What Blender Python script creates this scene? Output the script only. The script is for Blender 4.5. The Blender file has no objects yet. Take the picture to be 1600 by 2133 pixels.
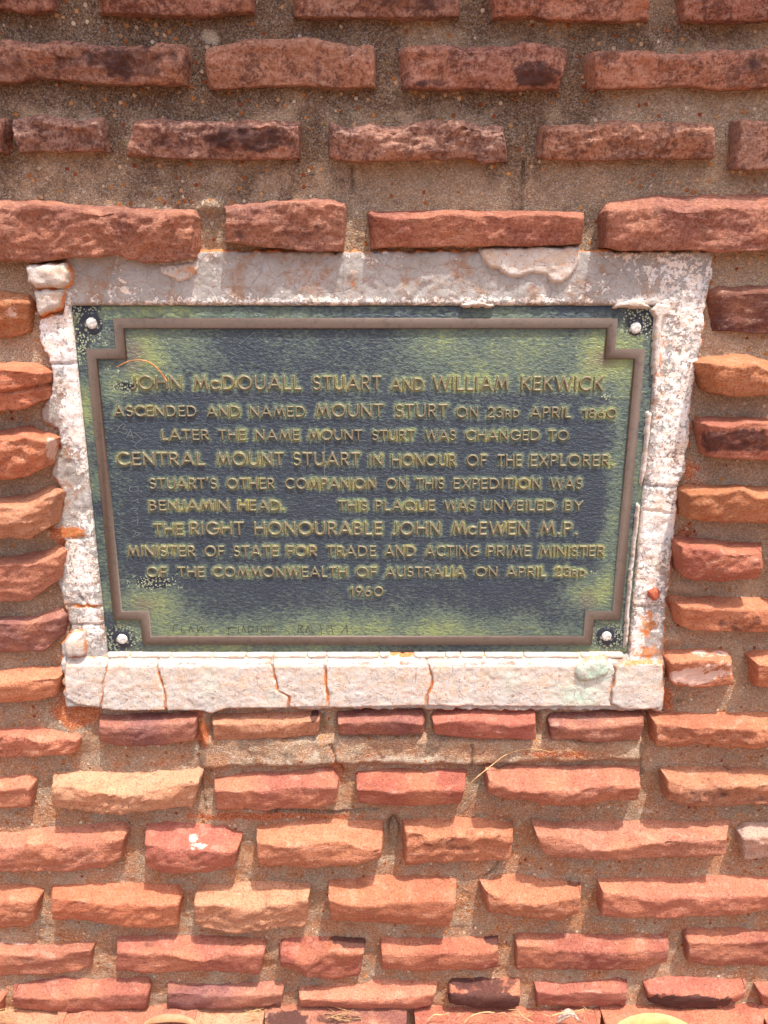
import bpy, math, random
import numpy as np
from math import radians, tan, atan, sin, cos, pi

# ------------------------------------------------------------------ camera, sky, sun, exposure
sc = bpy.context.scene
COL = sc.collection
F = 1541.0                     # focal length of the photograph in its own pixels (1600 wide)
PITCH = radians(15.0)
D = 0.795                      # metres from the lens to the wall
CZ = 1.25
cam_d = bpy.data.cameras.new("camera")
cam_d.sensor_fit = 'HORIZONTAL'; cam_d.sensor_width = 36.0; cam_d.lens = 36.0 * F / 1600.0
cam_d.clip_start = 0.02; cam_d.clip_end = 500.0
cam = bpy.data.objects.new("camera", cam_d); COL.objects.link(cam)
cam.location = (0, -D, CZ); cam.rotation_euler = (radians(90) - PITCH, 0, 0)
sc.camera = cam

SUN_TO = (0.19, -0.30, 1.0)
L = math.sqrt(sum(v * v for v in SUN_TO))
w = bpy.data.worlds.new("World"); sc.world = w; w.use_nodes = True
wn = w.node_tree.nodes; wl = w.node_tree.links
bg = wn["Background"]
sky = wn.new("ShaderNodeTexSky"); sky.sky_type = 'NISHITA'; sky.sun_disc = False
sky.dust_density = 4.5; sky.air_density = .75; sky.ozone_density = .5
sky.sun_elevation = math.asin(1.0 / L); sky.sun_rotation = math.atan2(SUN_TO[0], SUN_TO[1])
wl.new(sky.outputs[0], bg.inputs[0]); bg.inputs[1].default_value = 0.15
sd = bpy.data.lights.new("sun", 'SUN'); sd.energy = 2.5; sd.angle = radians(0.6); sd.color = (1.0, 0.965, 0.92)
sun = bpy.data.objects.new("sun", sd); COL.objects.link(sun)
from mathutils import Vector
sun.location = (1, -2, 5)
sun.rotation_euler = Vector(SUN_TO).to_track_quat('Z', 'Y').to_euler()
sc.view_settings.view_transform = 'Standard'; sc.view_settings.look = 'None'
sc.view_settings.exposure = 1.34; sc.view_settings.gamma = 1.0
sc.cycles.max_bounces = 6; sc.cycles.diffuse_bounces = 4

# ------------------------------------------------------------------ helpers
def U(x, y, d=0.0):
    """point of the wall seen at photograph pixel (x, y), d metres proud of the wall plane"""
    a = (x - 800.0) / F; b = -(y - 1066.5) / F
    dy = cos(PITCH) + b * sin(PITCH); dz = -sin(PITCH) + b * cos(PITCH)
    t = (D - d) / dy
    return np.array([a * t, -d, CZ + dz * t])
def UP(pts, d=0.0):
    return np.array([[U(x, y, d)[0], U(x, y, d)[2]] for x, y in pts])
def PR(s):
    v = [float(q) for q in s.replace(',', ' ').split()]
    return [(v[i], v[i + 1]) for i in range(0, len(v), 2)]

def _h(ix, iy, iz, s):
    n = (ix * 374761393 + iy * 668265263 + iz * 2147483647 + s * 974634777) & 0xffffffff
    n = ((n ^ (n >> 13)) * 1274126177) & 0xffffffff
    n = ((n ^ (n >> 16)) * 2246822519) & 0xffffffff
    return ((n ^ (n >> 15)) & 0xffffff) / float(0xffffff)
def vn(p, s=0):
    """value noise -1..1 on an (N,3) array"""
    i = np.floor(p).astype(np.int64); f = p - i; f = f * f * f * (f * (f * 6 - 15) + 10)
    r = 0
    for dx in (0, 1):
        for dy in (0, 1):
            for dz in (0, 1):
                wgt = (f[:, 0] if dx else 1 - f[:, 0]) * (f[:, 1] if dy else 1 - f[:, 1]) * (f[:, 2] if dz else 1 - f[:, 2])
                r = r + wgt * _h(i[:, 0] + dx, i[:, 1] + dy, i[:, 2] + dz, s)
    return r * 2 - 1
def fbm(p, o=3, s=0, g=0.5):
    a = 1.0; r = 0; t = 0
    for k in range(o):
        r = r + a * vn(p * (2.03 ** k) + 17.3 * k, s + k); t += a; a *= g
    return r / t
def worley(p, s=0):
    i = np.floor(p).astype(np.int64); best = np.full(len(p), 9.0); sec = np.full(len(p), 9.0)
    for dx in (-1, 0, 1):
        for dy in (-1, 0, 1):
            for dz in (-1, 0, 1):
                c = i + np.array([dx, dy, dz])
                q = np.stack([c[:, k] + _h(c[:, 0], c[:, 1], c[:, 2], s + 11 * (k + 1)) for k in range(3)], 1)
                d2 = ((p - q) ** 2).sum(1)
                sec = np.where(d2 < best, best, np.minimum(sec, d2)); best = np.minimum(best, d2)
    return best, sec
def sdf(pts, poly):
    """signed distance, positive inside"""
    P = np.asarray(poly, float); n = len(P); d = np.full(len(pts), 1e9); ins = np.zeros(len(pts), bool)
    for k in range(n):
        a = P[k]; b = P[(k + 1) % n]; e = b - a; wv = pts - a
        t = np.clip((wv @ e) / max(e @ e, 1e-12), 0, 1)
        d = np.minimum(d, ((wv - t[:, None] * e) ** 2).sum(1))
        c = ((a[1] <= pts[:, 1]) & (b[1] > pts[:, 1])) | ((b[1] <= pts[:, 1]) & (a[1] > pts[:, 1]))
        if abs(e[1]) > 1e-12:
            xx = a[0] + (pts[:, 1] - a[1]) / e[1] * e[0]
            ins ^= c & (pts[:, 0] < xx)
    d = np.sqrt(d)
    return np.where(ins, d, -d)
def off(poly, d):
    n = len(poly); out = []
    A2 = sum(poly[i][0] * poly[(i + 1) % n][1] - poly[(i + 1) % n][0] * poly[i][1] for i in range(n))
    sg = 1 if A2 > 0 else -1
    for i in range(n):
        p0, p1, p2 = poly[i - 1], poly[i], poly[(i + 1) % n]
        def nr(a, c):
            ex, ez = c[0] - a[0], c[1] - a[1]; l = math.hypot(ex, ez); return (ez / l * sg, -ex / l * sg)
        n0, n1 = nr(p0, p1), nr(p1, p2)
        k = 1 + n0[0] * n1[0] + n0[1] * n1[1]
        out.append((p1[0] + d * (n0[0] + n1[0]) / k, p1[1] + d * (n0[1] + n1[1]) / k))
    return out
def sdl(pts, line):
    P = np.asarray(line, float); d = np.full(len(pts), 1e9)
    for k in range(len(P) - 1):
        a = P[k]; e = P[k + 1] - a; wv = pts - a
        t = np.clip((wv @ e) / max(e @ e, 1e-12), 0, 1)
        d = np.minimum(d, ((wv - t[:, None] * e) ** 2).sum(1))
    return np.sqrt(d)
def sst(a, b, x):
    t = np.clip((x - a) / (b - a), 0, 1); return t * t * (3 - 2 * t)

def make_obj(name, V, Fc, mat, parent=None, attrs=None, smooth=True, centre=True):
    V = np.asarray(V, float)
    me = bpy.data.meshes.new(name)
    c = V.mean(0) if centre else np.zeros(3)
    me.vertices.add(len(V)); me.vertices.foreach_set("co", (V - c).astype(np.float32).ravel())
    if isinstance(Fc, np.ndarray):
        nf, k = Fc.shape
        me.loops.add(nf * k); me.loops.foreach_set("vertex_index", Fc.astype(np.int32).ravel())
        me.polygons.add(nf); me.polygons.foreach_set("loop_start", np.arange(0, nf * k, k, dtype=np.int32))
        me.update(calc_edges=True)
    else:
        me.clear_geometry(); me.from_pydata([tuple(v - c) for v in V], [], Fc)
    if smooth: me.polygons.foreach_set("use_smooth", np.ones(len(me.polygons), bool))
    for k, v in (attrs or {}).items():
        at = me.attributes.new(k, 'FLOAT', 'POINT'); at.data.foreach_set("value", np.asarray(v, np.float32))
    me.materials.append(mat)
    o = bpy.data.objects.new(name, me); COL.objects.link(o)
    o.location = c
    if parent is not None:
        o.parent = parent; o.location = c - np.array(parent_pos(parent))
    return o
def parent_pos(p):
    v = Vector((0, 0, 0))
    while p is not None: v += p.location; p = p.parent
    return v
def empty(name, loc, parent=None):
    o = bpy.data.objects.new(name, None); COL.objects.link(o); o.location = loc; o.empty_display_size = .02
    if parent is not None: o.parent = parent; o.location = Vector(loc) - parent_pos(parent)
    return o
def tag(o, label, cat, group=None, kind=None):
    o['label'] = label; o['category'] = cat
    if group: o['group'] = group
    if kind: o['kind'] = kind
    return o

def relief(name, poly, depth, mat, parent, step=0.002, edge=0.004, back=-0.012, warp=0.0, attrs=None, seed=0, hole=None):
    """solid slab with an uneven outline: poly in (x, z) metres, depth = function(pts, sd) giving metres proud of the wall"""
    P = np.asarray(poly); m = 0.004
    x0, z0 = P.min(0) - m; x1, z1 = P.max(0) + m
    nx = int((x1 - x0) / step) + 2; nz = int((z1 - z0) / step) + 2
    X, Z = np.meshgrid(x0 + np.arange(nx) * step, z0 + np.arange(nz) * step)
    pts = np.stack([X.ravel(), Z.ravel()], 1)
    p3 = np.stack([pts[:, 0], pts[:, 1], np.full(len(pts), seed * 1.7)], 1)
    q = pts
    if warp:
        q = pts + warp * np.stack([fbm(p3 * 140, 3, seed), fbm(p3 * 140 + 50, 3, seed + 5)], 1)
    s = sdf(q, P)
    if hole is not None: s = np.minimum(s, -sdf(pts, hole))
    dep = depth(pts, s)
    e = np.clip((s + step * .6) / edge, 0, 1); e = np.sqrt(1 - (1 - e) ** 2)
    dep = back + (dep - back) * e
    V = np.stack([pts[:, 0], -dep, pts[:, 1]], 1)
    idx = np.arange(nx * nz).reshape(nz, nx)
    a = idx[:-1, :-1].ravel(); b = idx[:-1, 1:].ravel(); c = idx[1:, 1:].ravel(); d = idx[1:, :-1].ravel()
    keep = np.maximum.reduce([s[a], s[b], s[c], s[d]]) > -step * .6
    Fc = np.stack([a, b, c, d], 1)[keep]
    used = np.unique(Fc); rm = np.full(nx * nz, -1); rm[used] = np.arange(len(used))
    at = {k: f(pts, s)[used] for k, f in (attrs or {}).items()}
    return make_obj(name, V[used], rm[Fc], mat, parent, at)

# ------------------------------------------------------------------ materials
def lin(c):
    return tuple((v / 255 / 12.92) if v / 255 <= 0.04045 else ((v / 255 + 0.055) / 1.055) ** 2.4 for v in c) + (1.0,)
class NT:
    def __init__(s, name):
        s.m = bpy.data.materials.new(name); s.m.use_nodes = True; s.n = s.m.node_tree.nodes; s.l = s.m.node_tree.links
        s.b = s.n["Principled BSDF"]; s.tc = s.n.new("ShaderNodeTexCoord")
    def node(s, t, **k):
        n = s.n.new(t)
        for a, v in k.items(): setattr(n, a, v)
        return n
    def put(s, sock, v):
        if isinstance(v, bpy.types.NodeSocket): s.l.new(v, sock)
        elif v is not None: sock.default_value = v
    def coord(s, scale=(1, 1, 1), off=True):
        m = s.node("ShaderNodeMapping"); s.l.new(s.tc.outputs["Object"], m.inputs[0]); m.inputs["Scale"].default_value = scale
        if off:
            oi = s.node("ShaderNodeObjectInfo"); mu = s.node("ShaderNodeVectorMath", operation='SCALE')
            mu.inputs[0].default_value = (31, 57, 83); s.l.new(oi.outputs["Random"], mu.inputs["Scale"]); s.l.new(mu.outputs[0], m.inputs["Location"])
        return m.outputs[0]
    def noise(s, vec, scale, detail=4, rough=.55, dist=0):
        n = s.node("ShaderNodeTexNoise"); s.l.new(vec, n.inputs["Vector"]); n.inputs["Scale"].default_value = scale
        n.inputs["Detail"].default_value = detail; n.inputs["Roughness"].default_value = rough; n.inputs["Distortion"].default_value = dist
        return n.outputs["Fac"]
    def voro(s, vec, scale, feature='F1', out="Distance", rnd=1):
        n = s.node("ShaderNodeTexVoronoi", feature=feature); s.l.new(vec, n.inputs["Vector"]); n.inputs["Scale"].default_value = scale
        n.inputs["Randomness"].default_value = rnd
        return n.outputs[out]
    def ramp(s, f, *st):
        n = s.node("ShaderNodeValToRGB"); s.put(n.inputs[0], f); e = n.color_ramp.elements
        while len(e) > len(st): e.remove(e[-1])
        while len(e) < len(st): e.new(0.5)
        for q, (p, c) in zip(e, st):
            q.position = p; q.color = c if len(c) == 4 else lin(c)
        return n.outputs[0]
    def step(s, f, a, b):
        n = s.node("ShaderNodeMapRange"); n.interpolation_type = 'SMOOTHSTEP'; s.put(n.inputs[0], f); n.inputs[1].default_value = a; n.inputs[2].default_value = b
        return n.outputs[0]
    def mix(s, f, a, b, mode='MIX'):
        n = s.node("ShaderNodeMix", data_type='RGBA', blend_type=mode); s.put(n.inputs[0], f)
        s.put(n.inputs[6], a if not (isinstance(a, tuple) and len(a) == 3) else lin(a)); s.put(n.inputs[7], b if not (isinstance(b, tuple) and len(b) == 3) else lin(b))
        return n.outputs[2]
    def math(s, op, a, b=None, c=None):
        n = s.node("ShaderNodeMath", operation=op); s.put(n.inputs[0], a)
        if b is not None: s.put(n.inputs[1], b)
        if c is not None: s.put(n.inputs[2], c)
        return n.outputs[0]
    def attr(s, name):
        n = s.node("ShaderNodeAttribute", attribute_type='GEOMETRY', attribute_name=name); return n.outputs["Fac"]
    def bump(s, h, strength, dist, prev=None):
        n = s.node("ShaderNodeBump"); s.put(n.inputs["Height"], h); n.inputs["Strength"].default_value = strength; n.inputs["Distance"].default_value = dist
        if prev is not None: s.l.new(prev, n.inputs["Normal"])
        return n.outputs[0]
    def done(s, col, rough, nrm=None, metal=0, spec=.3):
        s.put(s.b.inputs["Base Color"], col); s.put(s.b.inputs["Roughness"], rough); s.put(s.b.inputs["Metallic"], metal)
        s.b.inputs["Specular IOR Level"].default_value = spec
        if nrm is not None: s.l.new(nrm, s.b.inputs["Normal"])
        return s.m

def mat_stone():
    t = NT("sandstone"); v = t.coord(); vl = t.coord((1, 1, 2.6))
    oi = t.node("ShaderNodeObjectInfo"); base = oi.outputs["Color"]
    big = t.noise(v, 16, 3, .5); mid = t.noise(vl, 55, 5, .62, .6); fine = t.noise(v, 420, 3, .7); grain = t.noise(v, 900, 2, .6)
    c = t.mix(t.step(big, .34, .68), base, t.mix(.45, base, (220, 146, 104)))
    c = t.mix(t.math('MULTIPLY', t.step(mid, .5, .78), .55), c, t.mix(.6, c, (238, 198, 170)))
    c = t.mix(t.math('MULTIPLY', t.step(mid, .5, .25), .5), c, t.mix(.55, c, (118, 62, 50)))
    # faint bedding lines
    c = t.mix(t.math('MULTIPLY', t.step(t.noise(t.coord((.25, .25, 5)), 60, 3, .6), .52, .64), .22), c, t.mix(.5, c, (120, 55, 38)))
    c = t.mix(t.math('MULTIPLY', t.step(fine, .52, .62), .85), c, t.mix(.6, c, (88, 46, 38)))
    c = t.mix(t.math('MULTIPLY', t.step(t.noise(vl, 26, 6, .75, .8), .53, .64), .40), c, t.mix(.5, c, (140, 70, 50)))
    c = t.mix(t.math('MULTIPLY', t.step(grain, .60, .75), .45), c, (244, 214, 190))
    c = t.mix(t.math('MULTIPLY', t.step(t.noise(v, 260, 4, .75), .56, .70), .5), c, t.mix(.5, c, (240, 196, 168)))
    # sooty mottling on the weathered upper courses, also dimming course D for weaker sun
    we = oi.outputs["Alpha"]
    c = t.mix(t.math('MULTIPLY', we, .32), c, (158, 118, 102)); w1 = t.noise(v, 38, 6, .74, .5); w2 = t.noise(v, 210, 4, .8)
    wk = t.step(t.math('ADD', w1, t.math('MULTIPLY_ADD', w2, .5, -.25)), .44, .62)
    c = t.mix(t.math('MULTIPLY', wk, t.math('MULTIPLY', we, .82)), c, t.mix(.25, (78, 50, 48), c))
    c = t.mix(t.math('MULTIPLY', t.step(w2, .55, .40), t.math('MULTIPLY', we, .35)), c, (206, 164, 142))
    # pale crust
    pa = t.step(t.math('ADD', t.attr("pale"), t.math('MULTIPLY_ADD', t.noise(v, 70, 5, .65), 1.1, -.62)), .42, .52)
    c = t.mix(t.math('MULTIPLY', pa, .8), c, (236, 200, 182))
    # dark weathering crust
    sn = t.noise(v, 48, 6, .72, .4)
    st = t.step(t.math('ADD', t.attr("stain"), t.math('MULTIPLY_ADD', sn, 1.5, -.8)), .36, .75)
    c = t.mix(t.math('MULTIPLY', st, .85), c, t.mix(t.step(fine, .4, .65), (52, 34, 36), (88, 58, 54)))
    h = t.math('ADD', t.math('MULTIPLY', t.noise(vl, 110, 8, .76), 1.0), t.math('MULTIPLY', grain, .22))
    n = t.bump(h, 1.0, .0042)
    return t.done(c, .92, n, 0, .2)

def mat_mortar():
    t = NT("sand_mortar"); v = t.coord(off=False)
    a = t.noise(v, 7, 4, .6); b = t.noise(v, 30, 5, .65); g = t.noise(v, 520, 3, .7); g2 = t.noise(v, 1100, 2, .7)
    c = t.mix(t.step(a, .35, .65), (154, 138, 120), (194, 168, 142))
    c = t.mix(t.math('MULTIPLY', t.attr("warm"), t.step(b, .35, .62)), c, (190, 116, 72))
    c = t.mix(t.step(t.math('ADD', t.attr("orange"), t.math('MULTIPLY_ADD', b, 1.2, -.6)), .35, .65), c, (196, 98, 52))
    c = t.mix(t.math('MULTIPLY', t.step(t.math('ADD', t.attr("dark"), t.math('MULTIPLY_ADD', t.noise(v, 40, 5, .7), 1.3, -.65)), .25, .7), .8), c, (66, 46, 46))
    c = t.mix(t.math('MULTIPLY', t.step(t.math('ADD', t.attr("white"), t.math('MULTIPLY_ADD', t.noise(v, 90, 5, .7), 1.2, -.6)), .45, .62), .75), c, (225, 208, 185))
    # sand grains
    vo = t.node("ShaderNodeTexVoronoi"); t.l.new(v, vo.inputs["Vector"]); vo.inputs["Scale"].default_value = 820
    hs = t.node("ShaderNodeSeparateColor"); t.l.new(vo.outputs["Color"], hs.inputs[0])
    gc = t.ramp(hs.outputs[0], (0, (58, 44, 34)), (.22, (120, 92, 66)), (.5, (168, 140, 110)), (.75, (205, 160, 100)), (.9, (220, 205, 185)), (1, (235, 225, 215)))
    c = t.mix(.34, c, gc)
    vp = t.node("ShaderNodeTexVoronoi"); t.l.new(v, vp.inputs["Vector"]); vp.inputs["Scale"].default_value = 150
    hp = t.node("ShaderNodeSeparateColor"); t.l.new(vp.outputs["Color"], hp.inputs[0])
    peb = t.math('MULTIPLY', t.step(vp.outputs["Distance"], .34, .26), t.step(hp.outputs[1], .82, .84))
    c = t.mix(peb, c, t.ramp(hp.outputs[0], (0, (150, 70, 40)), (.5, (206, 140, 76)), (1, (225, 205, 180))))
    c = t.mix(t.math('MULTIPLY', t.step(g, .55, .72), .6), c, (48, 34, 28))
    h = t.math('ADD', t.math('MULTIPLY', t.noise(v, 260, 5, .75), 1.0), t.math('MULTIPLY', peb, .5))
    h = t.math('ADD', h, t.math('MULTIPLY', vo.outputs["Distance"], -.5))
    return t.done(c, .95, t.bump(h, 1.0, .0035), 0, .15)

def mat_plaster(name, tone=(156, 150, 143), bd=.0026, pw=(226, 221, 215)):
    t = NT(name); v = t.coord(off=False)
    b = t.noise(v, 34, 6, .68); f = t.noise(v, 260, 4, .75); m = t.noise(v, 120, 7, .8, .6); sp = t.noise(v, 620, 2, .7)
    c = t.mix(t.step(b, .4, .62), tone, tuple(int(x * y) for x, y in zip(tone, (1.08, 1.08, 1.1))))
    c = t.mix(t.math('MULTIPLY', t.step(t.noise(v, 26, 6, .78), .48, .62), .75), c, (150, 110, 80))
    c = t.mix(t.math('MULTIPLY', t.step(f, .54, .68), .45), c, (120, 92, 72))
    # flaking white paint
    pm = t.math('ADD', t.attr("paint"), t.math('MULTIPLY_ADD', m, 2.6, -1.3))
    pm = t.math('ADD', pm, t.math('MULTIPLY_ADD', f, 1.6, -.8))
    pt = t.step(pm, .46, .54)
    pc = t.mix(t.step(t.noise(v, 60, 4, .6), .4, .7), pw, (pw[0], pw[1] - 12, pw[2] - 24))
    pc = t.mix(t.math('MULTIPLY', t.step(t.noise(v, 190, 4, .75, .6), .54, .66), .6), pc, (206, 160, 126))
    vs = t.coord((.5, 1, 1.6), False)
    pc = t.mix(t.math('MULTIPLY', t.step(t.noise(vs, 330, 5, .8), .55, .63), t.step(t.noise(v, 28, 4, .6), .40, .58)), pc, (190, 128, 84))
    pc = t.mix(t.math('MULTIPLY', t.step(t.noise(v, 16, 3, .6), .52, .66), .5), pc, (176, 174, 172))
    pc = t.mix(t.step(sp, .62, .68), pc, (120, 84, 62))
    c = t.mix(pt, c, pc)
    # thin hair cracks in the paint
    vec = t.node("ShaderNodeVectorMath", operation='ADD'); t.l.new(v, vec.inputs[0])
    nz = t.node("ShaderNodeTexNoise"); t.l.new(v, nz.inputs["Vector"]); nz.inputs["Scale"].default_value = 60
    sc_ = t.node("ShaderNodeVectorMath", operation='SCALE'); t.l.new(nz.outputs["Color"], sc_.inputs[0]); sc_.inputs["Scale"].default_value = .012
    t.l.new(sc_.outputs[0], vec.inputs[1])
    cr = t.step(t.voro(vec.outputs[0], 34, 'DISTANCE_TO_EDGE'), .014, .004)
    c = t.mix(t.math('MULTIPLY', cr, t.math('MULTIPLY', .35, t.step(b, .52, .66))), c, (176, 104, 70))
    c = t.mix(t.step(t.math('ADD', t.attr("orange"), t.math('MULTIPLY_ADD', t.noise(v, 110, 5, .7), 1.2, -.6)), .38, .6), c, t.mix(t.step(f, .4, .6), (206, 116, 70), (196, 140, 90)))
    c = t.mix(t.math('MULTIPLY', t.attr("green"), t.step(m, .38, .55)), c, (176, 198, 178))
    h = t.math('ADD', t.math('MULTIPLY', t.noise(v, 170, 6, .75), 1.0), t.math('MULTIPLY', pt, .35))
    h = t.math('ADD', h, t.math('MULTIPLY', cr, -.25))
    return t.done(c, .9, t.bump(h, .9, bd), 0, .15)

def mat_bronze():
    t = NT("bare_bronze"); v = t.coord(off=False)
    a = t.noise(v, 25, 5, .6); s = t.noise(t.coord((9, 1, 1), False), 60, 4, .7)
    c = t.mix(a, (88, 75, 66), (106, 90, 79))
    c = t.mix(t.math('MULTIPLY', t.step(t.noise(v, 120, 5, .75), .5, .64), .45), c, (70, 60, 54))
    c = t.mix(t.math('MULTIPLY', t.step(t.noise(v, 330, 4, .8), .64, .74), .6), c, (62, 54, 50))
    n = t.bump(t.noise(v, 300, 4, .7), .35, .0008)
    return t.done(c, t.math('MULTIPLY_ADD', a, .25, .48), n, .15, .35)
def mat_letter():
    t = NT("worn_letter_bronze"); v = t.coord(off=True)
    a = t.noise(v, 2.2, 4, .7); g = t.node("ShaderNodeNewGeometry")
    c = t.mix(a, (106, 97, 80), (134, 123, 102))
    c = t.mix(t.step(t.noise(v, 5, 4, .7), .5, .72), c, (136, 138, 84))
    return t.done(c, .45, t.bump(t.noise(v, 9, 4, .7), .3, .0006), .3, .4)
def mat_plate():
    t = NT("painted_bronze_field"); v = t.coord(off=False); vh = t.coord((.62, 1, 1.1), False)
    r = t.noise(vh, 300, 4, .66, .5); m = t.noise(v, 45, 5, .7); f = t.noise(v, 600, 3, .75)
    c = t.mix(t.noise(v, 12, 4, .6), (36, 46, 58), (54, 64, 72))
    k = t.math('ADD', t.attr("patina"), t.math('MULTIPLY_ADD', m, .55, -.27))
    k = t.math('ADD', k, t.math('MULTIPLY_ADD', r, 1.15, -.58))
    c = t.mix(t.step(k, .22, .62), c, (86, 100, 88))
    c = t.mix(t.step(k, .55, 1.0), c, (128, 138, 88))
    c = t.mix(t.step(t.attr("bright"), .35, .95), c, (156, 154, 86))
    c = t.mix(t.math('MULTIPLY', t.attr("brown"), t.step(m, .3, .55)), c, (104, 88, 82))
    # pale flaking dots, and black bare ground between them
    vo = t.node("ShaderNodeTexVoronoi"); t.l.new(v, vo.inputs["Vector"]); vo.inputs["Scale"].default_value = 400
    dot = t.step(vo.outputs["Distance"], .46, .38)
    fl = t.step(t.math('ADD', t.attr("flake"), t.math('MULTIPLY_ADD', t.noise(v, 120, 3, .6), 1.2, -.6)), .42, .56)
    c = t.mix(fl, c, t.mix(dot, t.mix(t.step(t.attr('flake'), .50, .72), c, (30, 36, 48)), (144, 152, 124)))
    bl = t.math('MULTIPLY', t.step(t.noise(v, 150, 4, .7), .64, .70), t.step(t.noise(v, 30, 2, .5), .45, .6))
    c = t.mix(t.math('MULTIPLY', bl, .7), c, (24, 24, 30))
    c = t.mix(t.math('MULTIPLY', t.step(f, .68, .76), .5), c, (205, 208, 190))
    n = t.bump(t.math('ADD', r, t.math('MULTIPLY', fl, t.math('MULTIPLY', dot, .3))), .9, .0023)
    return t.done(c, .5, n, .1, .45)
def mat_simple(name, c1, c2, scale=80, rough=.8, bump=.3, metal=0, dist=.001):
    t = NT(name); v = t.coord(off=False)
    n = t.noise(v, scale, 5, .65)
    return t.done(t.mix(t.step(n, .35, .65), c1, c2), rough, t.bump(t.noise(v, scale * 3, 4, .7), bump, dist), metal)

M_STONE = mat_stone(); M_MORTAR = mat_mortar()
M_PLASTER = mat_plaster("painted_plaster"); M_BLOCK = mat_plaster("thick_white_plaster", (176, 166, 154), .0018, (192, 184, 175))
M_BRONZE = mat_bronze(); M_LETTER = mat_letter(); M_PLATE = mat_plate()
M_SCREW = mat_simple("chalky_white_paint", (222, 218, 210), (158, 150, 140), 420, .7, .6)
def mat_washer():
    t = NT("flaking_black_paint"); v = t.coord(off=False)
    d = t.step(t.voro(v, 230), .44, .36); m = t.step(t.noise(v, 90, 3, .6), .46, .56)
    c = t.mix(t.noise(v, 60, 4, .6), (28, 32, 44), (50, 54, 62)); c = t.mix(t.math('MULTIPLY', d, m), c, (140, 146, 124))
    return t.done(c, .55, t.bump(t.noise(v, 300, 4, .7), .5, .001), 0, .3)
M_WASHER = mat_washer()
M_SCRATCH = mat_simple("bare_scratch", (112, 122, 118), (90, 100, 100), 200, .6)
M_MARK = mat_simple("dark_scratch", (58, 60, 44), (44, 46, 40), 200, .6)
M_STRAW = mat_simple("dry_straw", (206, 172, 126), (176, 134, 88), 200, .7)
M_ORSTRAW = mat_simple("orange_straw", (186, 132, 80), (150, 96, 54), 200, .7)
M_LEAF = mat_simple("dry_leaf", (168, 128, 94), (148, 108, 76), 90, .6)
M_LEAF2 = mat_simple("yellowing_leaf", (160, 154, 98), (140, 132, 84), 90, .6)
M_CHIP = mat_simple("red_chip", (170, 92, 66), (150, 76, 54), 200, .85)
M_BARK = mat_simple("grey_bark", (190, 164, 150), (140, 112, 100), 200, .85)
M_SOIL = mat_simple("red_soil", (150, 120, 98), (132, 104, 84), 12, .95, .8, dist=.004)

# ------------------------------------------------------------------ setting
gnd = bpy.data.meshes.new("ground")
gnd.from_pydata([(-60, -60, 0.165), (60, -60, 0.165), (60, 0.2, 0.165), (-60, 0.2, 0.165)], [], [(0, 1, 2, 3)])
gnd.materials.append(M_SOIL)
go = bpy.data.objects.new("ground", gnd); COL.objects.link(go); go['kind'] = 'structure'; go['label'] = "red soil at the foot of the stone wall"

wall = empty("stone_wall", (0, 0, 0.165))
tag(wall, "rough red sandstone wall of raised courses set in wide sandy mortar joints round the bronze plaque", "wall")

# ------------------------------------------------------------------ stones
CO = dict(o=(204, 120, 82), p=(218, 154, 114), r=(184, 98, 78), m=(148, 88, 82), t=(192, 130, 96), d=(142, 88, 74), v=(172, 84, 60),
          k=(196, 124, 76), s=(206, 124, 94), g=(156, 114, 100), w=(212, 172, 152), u=(100, 60, 58), c=(168, 92, 72))
rs = random.Random(5)
STONES = []
def rsmp(line, n, jit=0, seed=0):
    a = np.asarray(line, float); x = np.linspace(a[0, 0], a[-1, 0], n)
    order = np.argsort(a[:, 0], kind='stable'); y = np.interp(x, a[order, 0], a[order, 1])
    if len(a) > 2:
        ys = y.copy()
        for _ in range(max(1, n // 30)): ys[1:-1] = (ys[:-2] + 2 * ys[1:-1] + ys[2:]) / 4
        y = ys
    return x, y
def U_arr(x, y, d):
    a = (x - 800.0) / F; b = -(y - 1066.5) / F
    dy = cos(PITCH) + b * sin(PITCH); dz = -sin(PITCH) + b * cos(PITCH)
    t = (D - d) / dy
    return np.stack([a * t, -d + 0 * t, CZ + dz * t], -1)
def PX(P):
    dy = P[:, 1] + D; dz = P[:, 2] - CZ
    fw = dy * cos(PITCH) - dz * sin(PITCH); up = dy * sin(PITCH) + dz * cos(PITCH)
    return 800 + F * P[:, 0] / fw, 1066.5 - F * up / fw
def pwl(nu, wid, amp, seed, lo=.010, hi=.034):
    r = random.Random(seed); x = [0.0]; y = [r.uniform(-1, 1)]
    while x[-1] < wid: x.append(x[-1] + r.uniform(lo, hi)); y.append(r.uniform(-1, 1))
    return np.interp(np.linspace(0, wid, nu), x, y) * amp
def tana(y): return tan(PITCH + atan((y - 1066.5) / F))

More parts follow.
